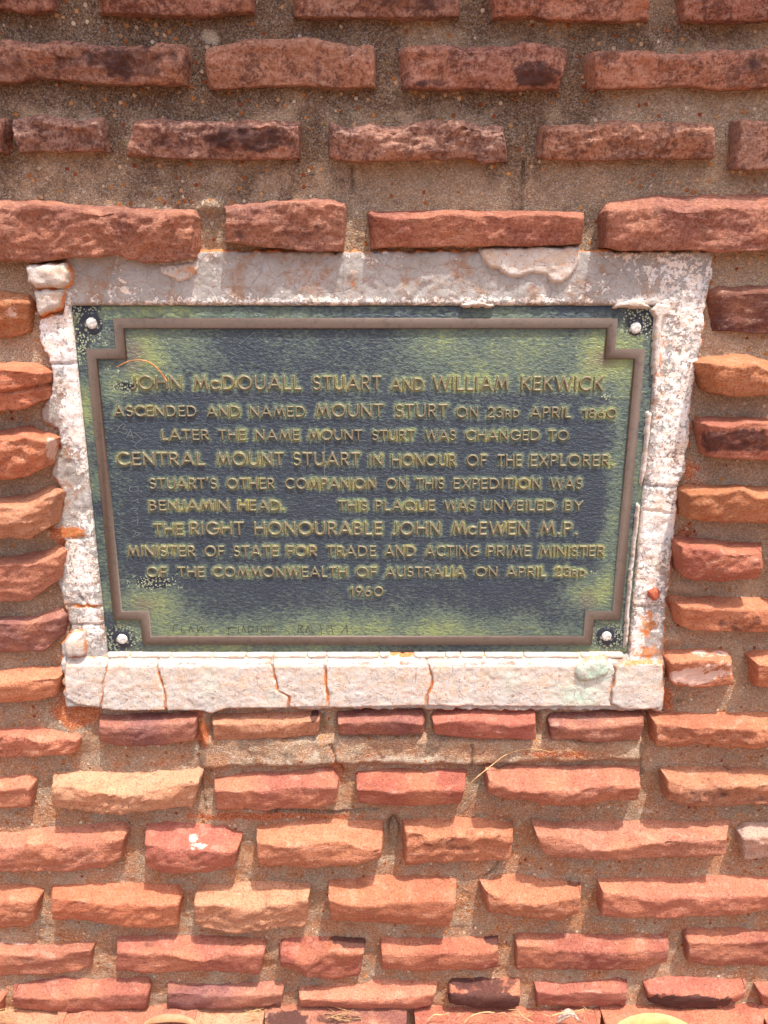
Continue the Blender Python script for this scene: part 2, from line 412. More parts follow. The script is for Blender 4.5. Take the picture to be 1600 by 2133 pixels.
def S(col, T, R, B, sl=8, sr=8, p=None, st=(), pl=(), dk=0.0, rg=1.0, sp=.0019, label=None, crack=None):
    seed = len(STONES) * 7 + 3; r = random.Random(seed)
    Rl = PR(R); Bl = PR(B); Tl = PR(T) if T else None
    if p is None:
        if Tl:
            yt = np.mean([q[1] for q in Tl]); yr = np.mean([q[1] for q in Rl])
            p = min(.038, max(.017, .74 * D * (1 - tana(yt) / tana(yr))))
        else: p = .024
        p += r.uniform(-.001, .0015)
    wid = abs(Rl[-1][0] - Rl[0][0]) / 2007.0
    nu = max(12, int(wid / sp))
    xr, yr_ = rsmp(Rl, nu); xb, yb = rsmp(Bl, nu)
    h = max(.012, (yb.mean() - yr_.mean()) / 2007.0)
    # jagged arris
    ph = np.stack([xr / 2007. * 60, yr_ * 0, np.full(nu, seed * 3.1)], 1)
    jag = fbm(ph, 4, seed, .6)
    yr2 = yr_ + (jag * .5 + pwl(nu, wid, 1, seed + 1)) * min(7, h * 2007 * .11) * rg
    yb2 = yb + (fbm(ph + 40, 4, seed, .6) * 2 + pwl(nu, wid, 2.2, seed + 2)) * rg
    pR = p + pwl(nu, wid, .0022, seed + 3) * rg + fbm(ph + 90, 3, seed) * .001
    pB = p - .0095 + pwl(nu, wid, .0030, seed + 4, .014, .05) * rg
    bul = pwl(nu, wid, .0034, seed + 5, .012, .045) * rg + .0012; vm = random.Random(seed + 6).uniform(.35, .6) + pwl(nu, wid, .16, seed + 7, .014, .04)
    WR = U_arr(xr, yr2, pR); WB = U_arr(xb, yb2, pB)
    if Tl:
        xt, yt = rsmp(Tl, nu); yt = yt + fbm(ph + 70, 4, seed, .6) * 3 * rg
        WT = U_arr(xt, yt, np.zeros(nu))
        WT[:, 2] = np.maximum(WT[:, 2], WR[:, 2] - .002)
    else:
        WT = WR.copy(); WT[:, 1] = 0; WT[:, 2] += .004 + .002 * fbm(ph + 70, 3, seed)
    if not Tl:                                # chipped upper edge
        ch = .006 + .0035 * fbm(ph * 1.4 + 33, 3, seed); WR[:, 2] -= ch
        WC = WR.copy(); WC[:, 2] += ch; WC[:, 1] += .0065 + .003 * fbm(ph + 11, 2, seed)
    else: WC = None
    n1 = max(5, int(p / sp)); n2 = max(5, int(h / sp)); n3 = max(4, int(p / sp / 1.6))
    rows = []
    e = WT.copy(); e[:, 1] = .02; rows.append(e)
    if WC is None:
        for k in range(n1): rows.append(WT + (WR - WT) * (k / n1))
    else:
        for k in range(n1): rows.append(WT + (WC - WT) * (k / n1))
        for k in range(4): rows.append(WC + (WR - WC) * (k / 4))
    for k in range(n2):
        t_ = k / n2; row = WR + (WB - WR) * t_
        row[:, 1] -= bul * np.minimum(t_ / vm, (1 - t_) / (1 - vm)); rows.append(row)
    WE = WB.copy(); WE[:, 1] = .004; WE[:, 2] += .002
    for k in range(n3 + 1): rows.append(WB + (WE - WB) * (k / n3))
    e = WE.copy(); e[:, 1] = .02; rows.append(e)
    G = np.array(rows)                       # V x U x 3
    # end faces
    def cap(c0, sgn, w_):
        out = []; nc = max(5, int(p / sp / 1.3)); mid = c0.mean(0)
        for k in range(1, nc + 1):
            t = k / nc; c = c0.copy()
            c[:, 0] = c0[:, 0] + sgn * w_ * (1 - (1 - t) ** 1.6)
            c[:, 1] = c0[:, 1] * (1 - t) + .012 * t
            c[:, 2] = mid[2] + (c0[:, 2] - mid[2]) * (1 - .10 * t * t)
            out.append(c)
        return out
    mx = (Rl[0][0] - 800) * p / D; wl_ = max(.0015, (sl - max(0, mx)) / 2007.0)
    mx = (800 - Rl[-1][0]) * p / D; wr_ = max(.0015, (sr - max(0, mx)) / 2007.0)
    Lc = cap(G[:, 0], -1, wl_); Rc = cap(G[:, -1], 1, wr_)
    G = np.concatenate([np.array(Lc[::-1]).transpose(1, 0, 2), G, np.array(Rc).transpose(1, 0, 2)], 1)
    for _ in range(2):                       # soften arrises a little
        g2 = G.copy()
        g2[1:-1] = G[1:-1] * .5 + (G[:-2] + G[2:]) * .25
        g3 = g2.copy(); g3[:, 1:-1] = g2[:, 1:-1] * .5 + (g2[:, :-2] + g2[:, 2:]) * .25
        G = G * .68 + g3 * .32
    nv, nuu = G.shape[:2]
    P = G.reshape(-1, 3)
    du = np.gradient(G, axis=1); dv = np.gradient(G, axis=0)
    N = np.cross(du, dv); N /= np.linalg.norm(N, axis=2, keepdims=True) + 1e-12
    if N[:, :, 1].mean() > 0: N = -N
    N = N.reshape(-1, 3)
    q = P + seed * 1.37
    qs = q * np.array([1, 1, 1.9])
    qd0 = q * np.array([.6, 1, 1.5])
    bed = q * np.array([.6, .6, 4.5])
    wv, w2 = worley(qd0 * 42 + fbm(q * 60, 2, seed)[:, None] * .5, seed)
    frontal = np.clip(-N[:, 1], 0, 1)
    top = np.clip(N[:, 2], 0, 1)
    amp = rg * (.26 + .95 * frontal)
    qd = q @ np.array([[.8, 0, -.6], [0, 1, 0], [.6, 0, .8]]) * np.array([.75, 1, 1.6])
    rid = 1 - 2 * np.abs(fbm(qd * 30, 3, seed + 1, .55))
    disp = amp * (.0018 * fbm(q * 24, 2, seed + 5) - .0022 * (rid - .5) + .0020 * (np.sqrt(wv) - .5) + .0013 * (np.sqrt(worley(qd0 * 105 + fbm(q * 160, 2, seed)[:, None] * .4, seed + 50)[0]) - .5) + .0013 * fbm(qs * 130, 3, seed + 2, .65) + .0010 * np.round(fbm(bed * 30, 2, seed + 3) * 3) / 3)
    if crack:
        for cl in crack:
            Lq = UP(PR(cl), p * .8); dd = sdl(P[:, [0, 2]], Lq); disp -= .006 * np.exp(-(dd / .0022) ** 2)
    wall_fade = sst(.012, -.004, P[:, 1])
    P2 = P + N * (disp * wall_fade)[:, None]
    xz = P2[:, [0, 2]]
    ipx, ipy = PX(P2)
    def blob(lst):
        a = np.zeros(len(P2))
        for (x, y, rx, ry, s) in lst:
            k = np.sqrt(((ipx - x) / rx) ** 2 + ((ipy - y) / ry) ** 2) + .45 * fbm(q * 95, 4, seed + 21, .7)
            a = np.maximum(a, s * sst(1.25, .6, k))
        return a
    stn = np.maximum(blob(st), dk + .18 * fbm(q * 18, 3, seed + 9))
    pal = blob(pl)
    idx = np.arange(nv * nuu).reshape(nv, nuu)
    Fc = np.stack([idx[:-1, :-1].ravel(), idx[:-1, 1:].ravel(), idx[1:, 1:].ravel(), idx[1:, :-1].ravel()], 1)
    # orientation outward
    fn = np.cross(P2[Fc[:, 1]] - P2[Fc[:, 0]], P2[Fc[:, 3]] - P2[Fc[:, 0]])
    if fn[:, 1].mean() > 0: Fc = Fc[:, ::-1].copy()
    o = make_obj("stone", P2, Fc, M_STONE, wall, {"stain": stn, "pale": pal})
    c = CO[col]; j = r.uniform(.93, 1.07); j2 = r.uniform(-5, 5)
    j *= .93; gm = sum(c) / 3; c = [v * .90 + gm * .10 for v in c]
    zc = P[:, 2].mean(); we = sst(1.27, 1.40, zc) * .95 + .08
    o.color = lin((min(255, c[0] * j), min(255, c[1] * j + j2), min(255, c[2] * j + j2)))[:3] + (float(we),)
    if label: o['label'] = label
    STONES.append(o)
    return o

# course A
S('c', None, "-170,-68 20,-66 104,-60", "-170,20 0,18 60,24 108,16")
S('c', None, "205,-66 400,-70 522,-64", "205,26 330,30 440,30 525,24", st=[(480, 10, 60, 25, .4)])
S('d', None, "613,-60 800,-64 955,-60", "613,33 760,36 880,37 955,34", st=[(860, 5, 120, 26, .6)])
S('s', None, "1027,-58 1200,-60 1350,-56", "1030,34 1100,34 1140,39 1285,42 1352,38", st=[(1130, 8, 60, 25, .3)])
S('r', None, "1425,-56 1740,-52", "1425,42 1600,40 1740,42", sl=10)
# course B
S('d', None, "-150,84 0,85 90,88 180,86 260,90 345,89 380,96", "-150,175 0,171 60,166 100,165 200,172 300,174 380,172", sr=22, st=[(60, 140, 160, 34, .55), (280, 130, 120, 40, .7)], dk=.1, rg=1.2)
S('t', None, "428,92 470,86 540,80 560,75 640,78 700,82 778,86", "440,186 500,183 550,180 640,178 700,182 780,178", sl=16, sr=6, pl=[(720, 105, 50, 16, .4), (480, 120, 30, 20, .3)], dk=-.2)
S('r', None, "848,90 900,86 1000,88 1160,88 1180,96", "858,178 880,182 1000,184 1100,186 1160,184", sl=26, sr=14, st=[(1120, 155, 60, 34, .8), (900, 172, 40, 10, .6)], pl=[(1010, 130, 60, 22, .35)])
S('s', None, "1242,102 1400,102 1700,103", "1243,184 1320,182 1360,184 1420,178 1480,184 1560,182 1700,180", sl=26, st=[(1400, 150, 160, 30, .45), (1560, 130, 100, 30, .5), (1270, 115, 30, 12, .6)])
# course C
S('d', None, "-190,242 -80,240 2,246", "-190,318 -60,320 4,316", dk=.3)
S('g', None, "22,240 60,244 120,242 205,246", "40,316 90,316 130,317 218,312", sl=10, sr=18, st=[(150, 290, 60, 24, .5)], dk=.05, rg=1.3)
S('d', None, "276,246 300,244 380,248 480,250 560,252 622,253", "266,322 330,327 430,330 520,332 600,333 622,328", sl=16, sr=5, st=[(340, 285, 70, 30, .6), (520, 290, 110, 34, .75)], pl=[(290, 270, 30, 16, .3)], dk=.15, rg=1.1)
S('g', None, "688,254 740,254 800,256 870,258 900,256 1000,257 1052,262", "690,330 700,335 800,333 870,331 920,336 960,328 1005,337 1055,334", st=[(760, 290, 60, 20, .45), (900, 295, 60, 24, .5), (1000, 300, 40, 16, .4)], dk=.05, rg=1.5)
S('t', None, "1142,254 1230,252 1300,253 1420,254 1488,257", "1128,326 1140,332 1250,333 1350,331 1440,333 1488,326", sl=22, st=[(1450, 280, 40, 26, .4)], dk=.05)
S('g', None, "1548,252 1640,252 1720,254", "1530,350 1600,352 1720,350", sl=26, st=[(1560, 290, 40, 26, .3)])
# course D, some base tones darkened to stand for weaker sun on the fronts
S('c', "-150,412 0,412 200,424 405,436", "-150,424 0,427 100,434 250,443 330,450 400,446", "-150,545 0,545 100,543 180,536 240,532 290,540 340,546 400,536", sr=22, p=.030, dk=-.15, rg=1.35, pl=[(380, 500, 30, 30, .3)])
S('d', "466,424 600,416 690,410 718,420", "470,436 500,428 600,426 690,422 716,430", "468,506 500,508 540,515 600,520 660,528 712,524", p=.028, st=[(520, 480, 50, 22, .6), (640, 490, 60, 24, .5), (600, 455, 40, 14, .4)], rg=1.1)
S('v', "770,438 900,436 1000,436 1218,440", "776,452 850,454 900,450 1000,448 1218,452", "780,516 900,515 1020,514 1150,512 1212,508", sl=12, sr=6, p=.026, dk=-.15, rg=.65)
S('c', "1262,422 1330,406 1450,404 1700,402", "1266,438 1350,430 1450,438 1700,430", "1262,516 1300,523 1400,522 1500,524 1700,523", sl=16, p=.030, st=[(1500, 450, 130, 18, .35), (1350, 440, 40, 18, .3)], dk=-.05, rg=.9)
# left column beside the plaque
S('k', "-140,604 0,604 62,610", "-140,622 0,622 58,626", "-140,705 0,705 30,701 60,690", sr=14, st=[(20, 670, 50, 24, .35)], pl=[(30, 650, 30, 16, .5)])
S('o', "-140,753 0,752 75,754", "-140,772 0,772 40,774 78,776", "-140,857 0,855 50,850 80,836", sr=34, crack=["-20,820 20,817 60,812 84,806"], rg=1.2)
S('o', "-150,902 0,897 65,884 84,894", "-150,922 0,914 50,908 96,922", "-150,996 0,997 50,996 94,976", sr=34, rg=1.3, pl=[(108, 935, 18, 30, .6)])
S('p', "-140,1040 0,1036 70,1024 104,1010", "-140,1064 0,1060 60,1058 112,1040", "-140,1125 0,1123 60,1126 104,1100", sr=30, rg=1.2)
S('s', "-140,1166 0,1160 90,1146 122,1132", "-140,1180 0,1178 60,1176 122,1156", "-140,1254 0,1252 60,1250 118,1212", sr=30, rg=1.1)
S('m', "-140,1290 0,1287 75,1280 124,1262", "-140,1302 0,1300 100,1298 122,1292", "-140,1362 0,1360 95,1358 120,1330", sr=34, rg=1.0)
S('o', "-150,1400 0,1394 70,1386 124,1388", "-150,1424 0,1422 60,1418 120,1416", "-150,1474 0,1466 60,1462 116,1450", sr=20, rg=.8)
S('s', "-170,1524 0,1517 100,1506 158,1508", "-170,1540 0,1534 40,1532 70,1545 130,1540 160,1546", "-170,1580 0,1580 80,1578 156,1572", sr=26, rg=1.1, st=[(30, 1560, 60, 12, .5)])
# right column
S('u', "1492,594 1600,592 1720,592", "1502,612 1560,608 1720,606", "1500,690 1560,696 1720,694", sl=38, dk=.15, pl=[(1486, 680, 14, 20, .4)], rg=.8)
S('k', "1474,742 1520,738 1560,738 1640,764", "1484,762 1540,758 1580,768 1640,790", "1494,822 1520,830 1600,824 1640,820", sl=52, st=[(1520, 790, 40, 16, .3)], rg=.9)
S('r', "1455,866 1560,868 1740,868", "1474,886 1560,884 1740,885", "1476,952 1520,958 1600,960 1740,960", sl=36, st=[(1540, 920, 120, 30, .7)], rg=.8)
S('k', "1426,1003 1480,1008 1740,1014", "1436,1032 1480,1032 1540,1023 1580,1034 1740,1032", "1432,1084 1460,1088 1600,1091 1740,1090", sl=24, rg=.8)
S('r', "1412,1114 1440,1118 1500,1124 1586,1128", "1420,1142 1450,1146 1500,1152 1530,1162 1588,1150", "1422,1200 1450,1212 1500,1214 1584,1206", sl=26, sr=14, st=[(1540, 1190, 50, 16, .3)], rg=1.1)
S('o', "1404,1238 1500,1241 1720,1246", "1420,1260 1480,1270 1600,1268 1720,1268", "1424,1306 1450,1315 1520,1316 1720,1318", sl=36, st=[(1560, 1300, 90, 20, .55), (1450, 1290, 40, 12, .3)], rg=1.0)
S('o', "1390,1352 1440,1350 1510,1352", "1398,1382 1450,1380 1525,1386", "1400,1424 1440,1433 1500,1428 1526,1424", sl=12, sr=16, pl=[(1440, 1410, 56, 22, .75), (1500, 1395, 40, 22, .6), (1470, 1362, 50, 10, .5)], rg=1.0, label="stone smeared with pale plaster")
S('o', "1576,1352 1720,1356", "1578,1386 1720,1382", "1574,1428 1720,1436", sl=30)
# course F under the plaster
S('m', "206,1488 300,1485 404,1483", "205,1514 260,1516 300,1510 406,1504", "208,1548 250,1556 330,1552 404,1546", sl=6, sr=6, st=[(390, 1494, 24, 10, .4)], rg=.8)
S('t', "442,1488 530,1481 660,1476", "442,1510 530,1508 600,1512 664,1500", "448,1548 560,1540 662,1533", sl=6, sr=8, st=[(656, 1490, 10, 16, 1.0)], rg=.9)
S('m', "706,1480 800,1477 878,1476", "704,1508 760,1500 820,1502 882,1510", "707,1532 800,1530 880,1530", sl=6, sr=10, rg=.9)
S('r', "906,1480 960,1471 1112,1468", "904,1506 1000,1503 1060,1510 1116,1508", "906,1532 1010,1540 1116,1541", sl=8, sr=6, rg=.7)
S('m', "1145,1482 1240,1479 1338,1480", "1147,1510 1200,1518 1250,1516 1342,1500", "1149,1540 1240,1545 1334,1545", sl=6, sr=8, rg=.8)
S('o', "1366,1486 1440,1480 1600,1482 1740,1484", "1366,1512 1440,1516 1530,1520 1620,1528 1740,1524", "1366,1552 1400,1560 1450,1550 1530,1562 1600,1557 1740,1560", sl=8, st=[(1520, 1545, 120, 14, .4)], rg=1.2)
# course G
S('s', "-190,1622 0,1617 58,1612", "-190,1644 0,1646 62,1642", "-190,1680 0,1683 62,1680", rg=1.0)
S('p', "112,1607 180,1604 300,1604 412,1600", "108,1640 200,1648 260,1658 320,1650 414,1628", "110,1686 200,1694 300,1692 400,1682", sl=8, sr=10, st=[(180, 1680, 50, 12, .3)], rg=1.3)
S('r', "447,1618 500,1610 560,1606 690,1596", "446,1648 550,1652 600,1642 702,1640", "448,1688 560,1688 660,1685 700,1672", sl=6, sr=8, rg=.8)
S('r', "747,1605 860,1601 970,1600", "743,1644 830,1650 880,1642 968,1648", "748,1674 850,1680 960,1677", sl=6, sr=8, rg=.7)
S('s', "1024,1604 1060,1591 1250,1592 1332,1594", "1018,1624 1060,1644 1120,1650 1200,1648 1280,1634 1336,1642", "1016,1654 1060,1668 1200,1681 1330,1666", sl=10, sr=10, rg=1.2)
S('t', "1382,1595 1500,1595 1720,1600", "1390,1626 1450,1642 1550,1640 1600,1636 1720,1640", "1392,1668 1440,1678 1480,1682 1600,1678 1720,1680", sl=14, st=[(1470, 1655, 60, 18, .55), (1570, 1665, 50, 14, .5), (1500, 1600, 90, 10, .4)], rg=1.2)
# course H
S('s', "-190,1737 0,1733 80,1722 256,1711", "-190,1768 0,1766 100,1760 200,1768 258,1748", "-190,1818 0,1818 100,1818 215,1810 252,1786", sr=10, rg=1.1)
S('r', "304,1716 370,1711 470,1715 488,1730", "302,1758 370,1774 440,1772 494,1770", "304,1806 340,1820 430,1820 488,1804", sl=8, sr=16, st=[(430, 1790, 60, 18, .4)], pl=[(404, 1744, 14, 14, .64), (412, 1764, 26, 12, .6)], rg=.9, label="stone with a white splash of plaster")
S('o', "536,1722 640,1704 796,1708", "534,1754 600,1764 700,1758 796,1772", "538,1806 640,1808 740,1800 794,1788", sl=6, sr=6, rg=.9, st=[(560, 1726, 40, 8, .4)])
S('o', "850,1704 900,1697 1000,1698 1066,1716", "846,1738 900,1752 960,1744 1010,1748 1068,1738", "846,1804 900,1802 990,1800 1062,1788", sl=12, sr=10, st=[(930, 1760, 70, 18, .5)], rg=1.3)
S('s', "1114,1714 1200,1706 1350,1709 1518,1706", "1118,1736 1180,1742 1230,1768 1270,1776 1330,1760 1420,1755 1516,1748", "1132,1776 1160,1788 1250,1793 1400,1788 1510,1782", sl=10, sr=8, rg=1.0)
S('w', "1550,1712 1720,1704", "1548,1742 1600,1748 1720,1740", "1552,1792 1590,1786 1720,1784", sl=10, rg=1.2)
# course I
S('o', "-190,1842 0,1840 76,1842", "-190,1878 0,1876 76,1874", "-190,1932 0,1930 60,1936 74,1920", rg=1.1)
S('o', "112,1840 200,1836 370,1841", "106,1874 200,1882 300,1888 372,1880", "110,1914 180,1922 300,1936 368,1928", sl=8, sr=8, rg=.9)
S('p', "414,1842 520,1836 644,1836", "404,1880 500,1892 560,1890 642,1878", "408,1930 450,1940 545,1945 580,1934 636,1930", sl=8, sr=6, st=[(600, 1846, 40, 8, .4)], rg=1.2)
S('o', "688,1830 800,1822 950,1826", "684,1878 740,1890 850,1876 950,1882", "688,1920 800,1925 936,1932", sl=6, sr=8, rg=.7)
S('o', "1018,1832 1050,1814 1130,1826 1210,1836", "1014,1862 1060,1878 1150,1882 1210,1868", "1020,1904 1080,1910 1170,1920 1206,1902", sl=24, sr=10, st=[(1195, 1838, 20, 10, .6)], rg=1.1)
S('s', "1255,1827 1400,1824 1560,1822 1720,1820", "1256,1860 1350,1872 1450,1870 1600,1866 1720,1870", "1253,1911 1400,1915 1560,1904 1600,1895 1720,1900", sl=6, rg=.8)
# course J
S('s', "-190,1966 0,1961 60,1966 168,1962", "-190,1992 0,1990 100,1996 188,1982", "-190,2032 50,2034 150,2028 190,2012", sr=10, rg=.8, pl=[(20, 1962, 60, 8, .5)])
S('r', "242,1950 380,1946 548,1950", "242,1984 350,1990 430,2002 470,1988 550,1986", "240,2024 300,2028 420,2025 540,2030", sl=6, sr=6, st=[(310, 1966, 16, 12, .5), (354, 1966, 14, 8, .5)], rg=.7)
S('r', "592,1948 700,1946 758,1950", "584,1984 640,2004 690,1984 758,1988", "584,2014 640,2035 700,2040 750,2030", sl=8, sr=6, st=[(735, 1957, 44, 20, 1.4)], rg=.9)
S('r', "795,1947 900,1950 1036,1947", "795,1990 900,1985 980,1992 1038,1985", "796,2020 900,2025 1000,2022 1038,2015", sl=6, sr=6, st=[(1028, 1952, 20, 18, 1.4)], rg=.7)
S('r', "1078,1942 1200,1945 1392,1946", "1077,1972 1200,1982 1300,1984 1394,1982", "1076,2018 1200,2020 1330,2024 1390,2004", sl=6, sr=8, rg=.7)
S('r', "1430,1934 1600,1931 1720,1932", "1434,1964 1530,1968 1600,1960 1720,1964", "1432,2005 1500,2012 1600,2015 1720,2014", sl=6, rg=.8)
# course K
S('r', "-170,2066 -10,2064 2,2072", "-170,2084 2,2086", "-170,2116 4,2112")
S('r', "28,2052 120,2036 200,2040 308,2032", "26,2076 100,2086 160,2080 220,2076 308,2072", "24,2100 100,2108 200,2108 304,2102", sl=6, sr=6, rg=.7)
S('m', "350,2046 480,2046 590,2046", "348,2070 450,2075 588,2072", "349,2100 450,2103 586,2094", sl=6, sr=6, rg=.7)
S('s', "644,2056 700,2046 800,2042 906,2042", "624,2082 700,2084 800,2080 908,2072", "624,2098 750,2104 850,2104 900,2096", sl=8, sr=8, rg=.7)
S('c', "942,2036 1000,2034 1082,2036", "938,2070 1010,2076 1084,2072", "936,2092 1000,2099 1080,2096", sl=6, sr=6, st=[(1010, 2050, 70, 24, .75), (1010, 2086, 110, 20, 1.8), (960, 2040, 30, 14, 1.2)], rg=.7, label="stone burnt black along its lower face")
S('r', "1120,2042 1200,2044 1290,2036 1306,2046", "1118,2066 1160,2072 1210,2070 1308,2066", "1118,2092 1200,2099 1304,2095", sl=10, sr=8, rg=.7)
S('r', "1352,2038 1450,2032 1552,2040", "1350,2068 1450,2079 1520,2076 1554,2064", "1352,2090 1400,2100 1500,2102 1546,2084", sl=12, sr=10, st=[(1430, 2090, 100, 18, 1.8)], rg=.6, label="stone with a black lower face")
S('r', "1592,2042 1720,2040", "1584,2070 1720,2072", "1590,2098 1720,2098", sl=14)
# course L, cut by the lower edge of the photograph
for x0, x1, yt, c, s_ in ((-170, 112, 2120, 'p', ()), (122, 395, 2114, 's', ()), (405, 540, 2118, 'p', ()), (552, 845, 2112, 'm', [(600, 2125, 60, 20, .9), (700, 2122, 60, 14, .7)]),
                          (868, 1250, 2116, 'r', ()), (1270, 1590, 2112, 'r', ()), (1610, 1760, 2112, 'r', ())):
    S(c, f"{x0},{yt} {(x0+x1)/2},{yt-4} {x1},{yt}", f"{x0},{yt+44} {(x0+x1)/2},{yt+48} {x1},{yt+44}", f"{x0},{yt+88} {x1},{yt+86}", st=s_, rg=.7, p=.048)
# the wall goes on past the frame
def outside(yT, yR, yB, xl, xr, n=2):
    r = random.Random(int(yT) * 3 + 1)
    for sgn, x in ((-1, xl), (1, xr)):
        for k in range(n):
            wd = r.uniform(240, 360); g = r.uniform(28, 50)
            a, b = (x - g - wd, x - g) if sgn < 0 else (x + g, x + g + wd)
            T = None if yT is None else f"{a},{yT} {b},{yT}"
            S(r.choice('ordscm'), T, f"{a},{yR} {(a+b)/2},{yR+r.uniform(-4,4)} {b},{yR}", f"{a},{yB} {b},{yB}", sp=.006)
            x = a if sgn < 0 else b
def outside_up(yR, yB, xl, xr): 
    r = random.Random(int(yR) + 999)
    for sgn, x in ((-1, xl), (1, xr)):
        for k in range(2):
            wd = r.uniform(260, 380); g = r.uniform(40, 60)
            a, b = (x - g - wd, x - g) if sgn < 0 else (x + g, x + g + wd)
            S(r.choice('drcgt'), None, f"{a},{yR} {b},{yR}", f"{a},{yB} {b},{yB}", sp=.006)
            x = a if sgn < 0 else b
for a in ((-62, 26, -180, 1750), (88, 176, -160, 1710), (248, 325, -200, 1730)): outside_up(*a)
for a in ((414, 430, 535, -160, 1710), (604, 620, 700, -150, 1730), (748, 768, 845, -150, 1660), (884, 905, 985, -160, 1750), (1024, 1050, 1110, -150, 1750), (1140, 1165, 1235, -150, 1600),
          (1262, 1285, 1345, -150, 1730), (1372, 1400, 1450, -160, 1730), (1490, 1516, 1566, -180, 1750), (1606, 1640, 1682, -200, 1730), (1716, 1752, 1800, -200, 1730),
          (1832, 1870, 1918, -200, 1730), (1946, 1980, 2022, -200, 1730), (2044, 2072, 2100, -180, 1730), (2116, 2160, 2200, -180, 1770)):
    outside(*a)
xx = -900
for row, (yR, yB) in enumerate(((-235, -150), (-420, -325))):
    xx = -900 + row * 170
    while xx < 2400:
        wd = rs.uniform(280, 400); S(rs.choice('drcgt'), None, f"{xx},{yR} {xx+wd},{yR}", f"{xx},{yB} {xx+wd},{yB}", sp=.006); xx += wd + rs.uniform(50, 80)

# coping slabs added at the wall head, out of view, to shade the upper courses
def shade_coping(x0, x1, out, zu, th, seed):
    nx = 40
    prof = [(.3, zu), (-out * .5, zu), (-out + .004, zu), (-out, zu + .004), (-out, zu + th * .5), (-out + .003, zu + th - .004), (-out + .008, zu + th), (.3, zu + th)]
    xs = np.linspace(x0, x1, nx); G = np.array([[(x, y, z) for (y, z) in prof] for x in xs]); Q = G.reshape(-1, 3)
    n_ = fbm(Q * np.array([24, 3, 14]) + seed, 4, seed); Q = Q + np.stack([0 * n_, .008 * n_, .003 * n_], 1)
    m = len(prof); Fc = [(i * m + j, i * m + (j + 1) % m, (i + 1) * m + (j + 1) % m, (i + 1) * m + j) for i in range(nx - 1) for j in range(m)]
    Fc += [tuple(range(m))[::-1], tuple((nx - 1) * m + j for j in range(m))]
    o = make_obj("shade_coping_stone", Q, Fc, M_STONE, wall, {"stain": np.zeros(len(Q)), "pale": np.zeros(len(Q))}, smooth=False)
    o.color = lin((150, 92, 72))
for k, (x0, x1, out) in enumerate(((-1.5, -.96, .10), (-.955, -.36, .100), (-.355, .12, .106), (.125, .66, .110), (.665, 1.2, .108), (1.205, 1.6, .11))):
    shade_coping(x0, x1, out, 1.70, .07, 50 + k)

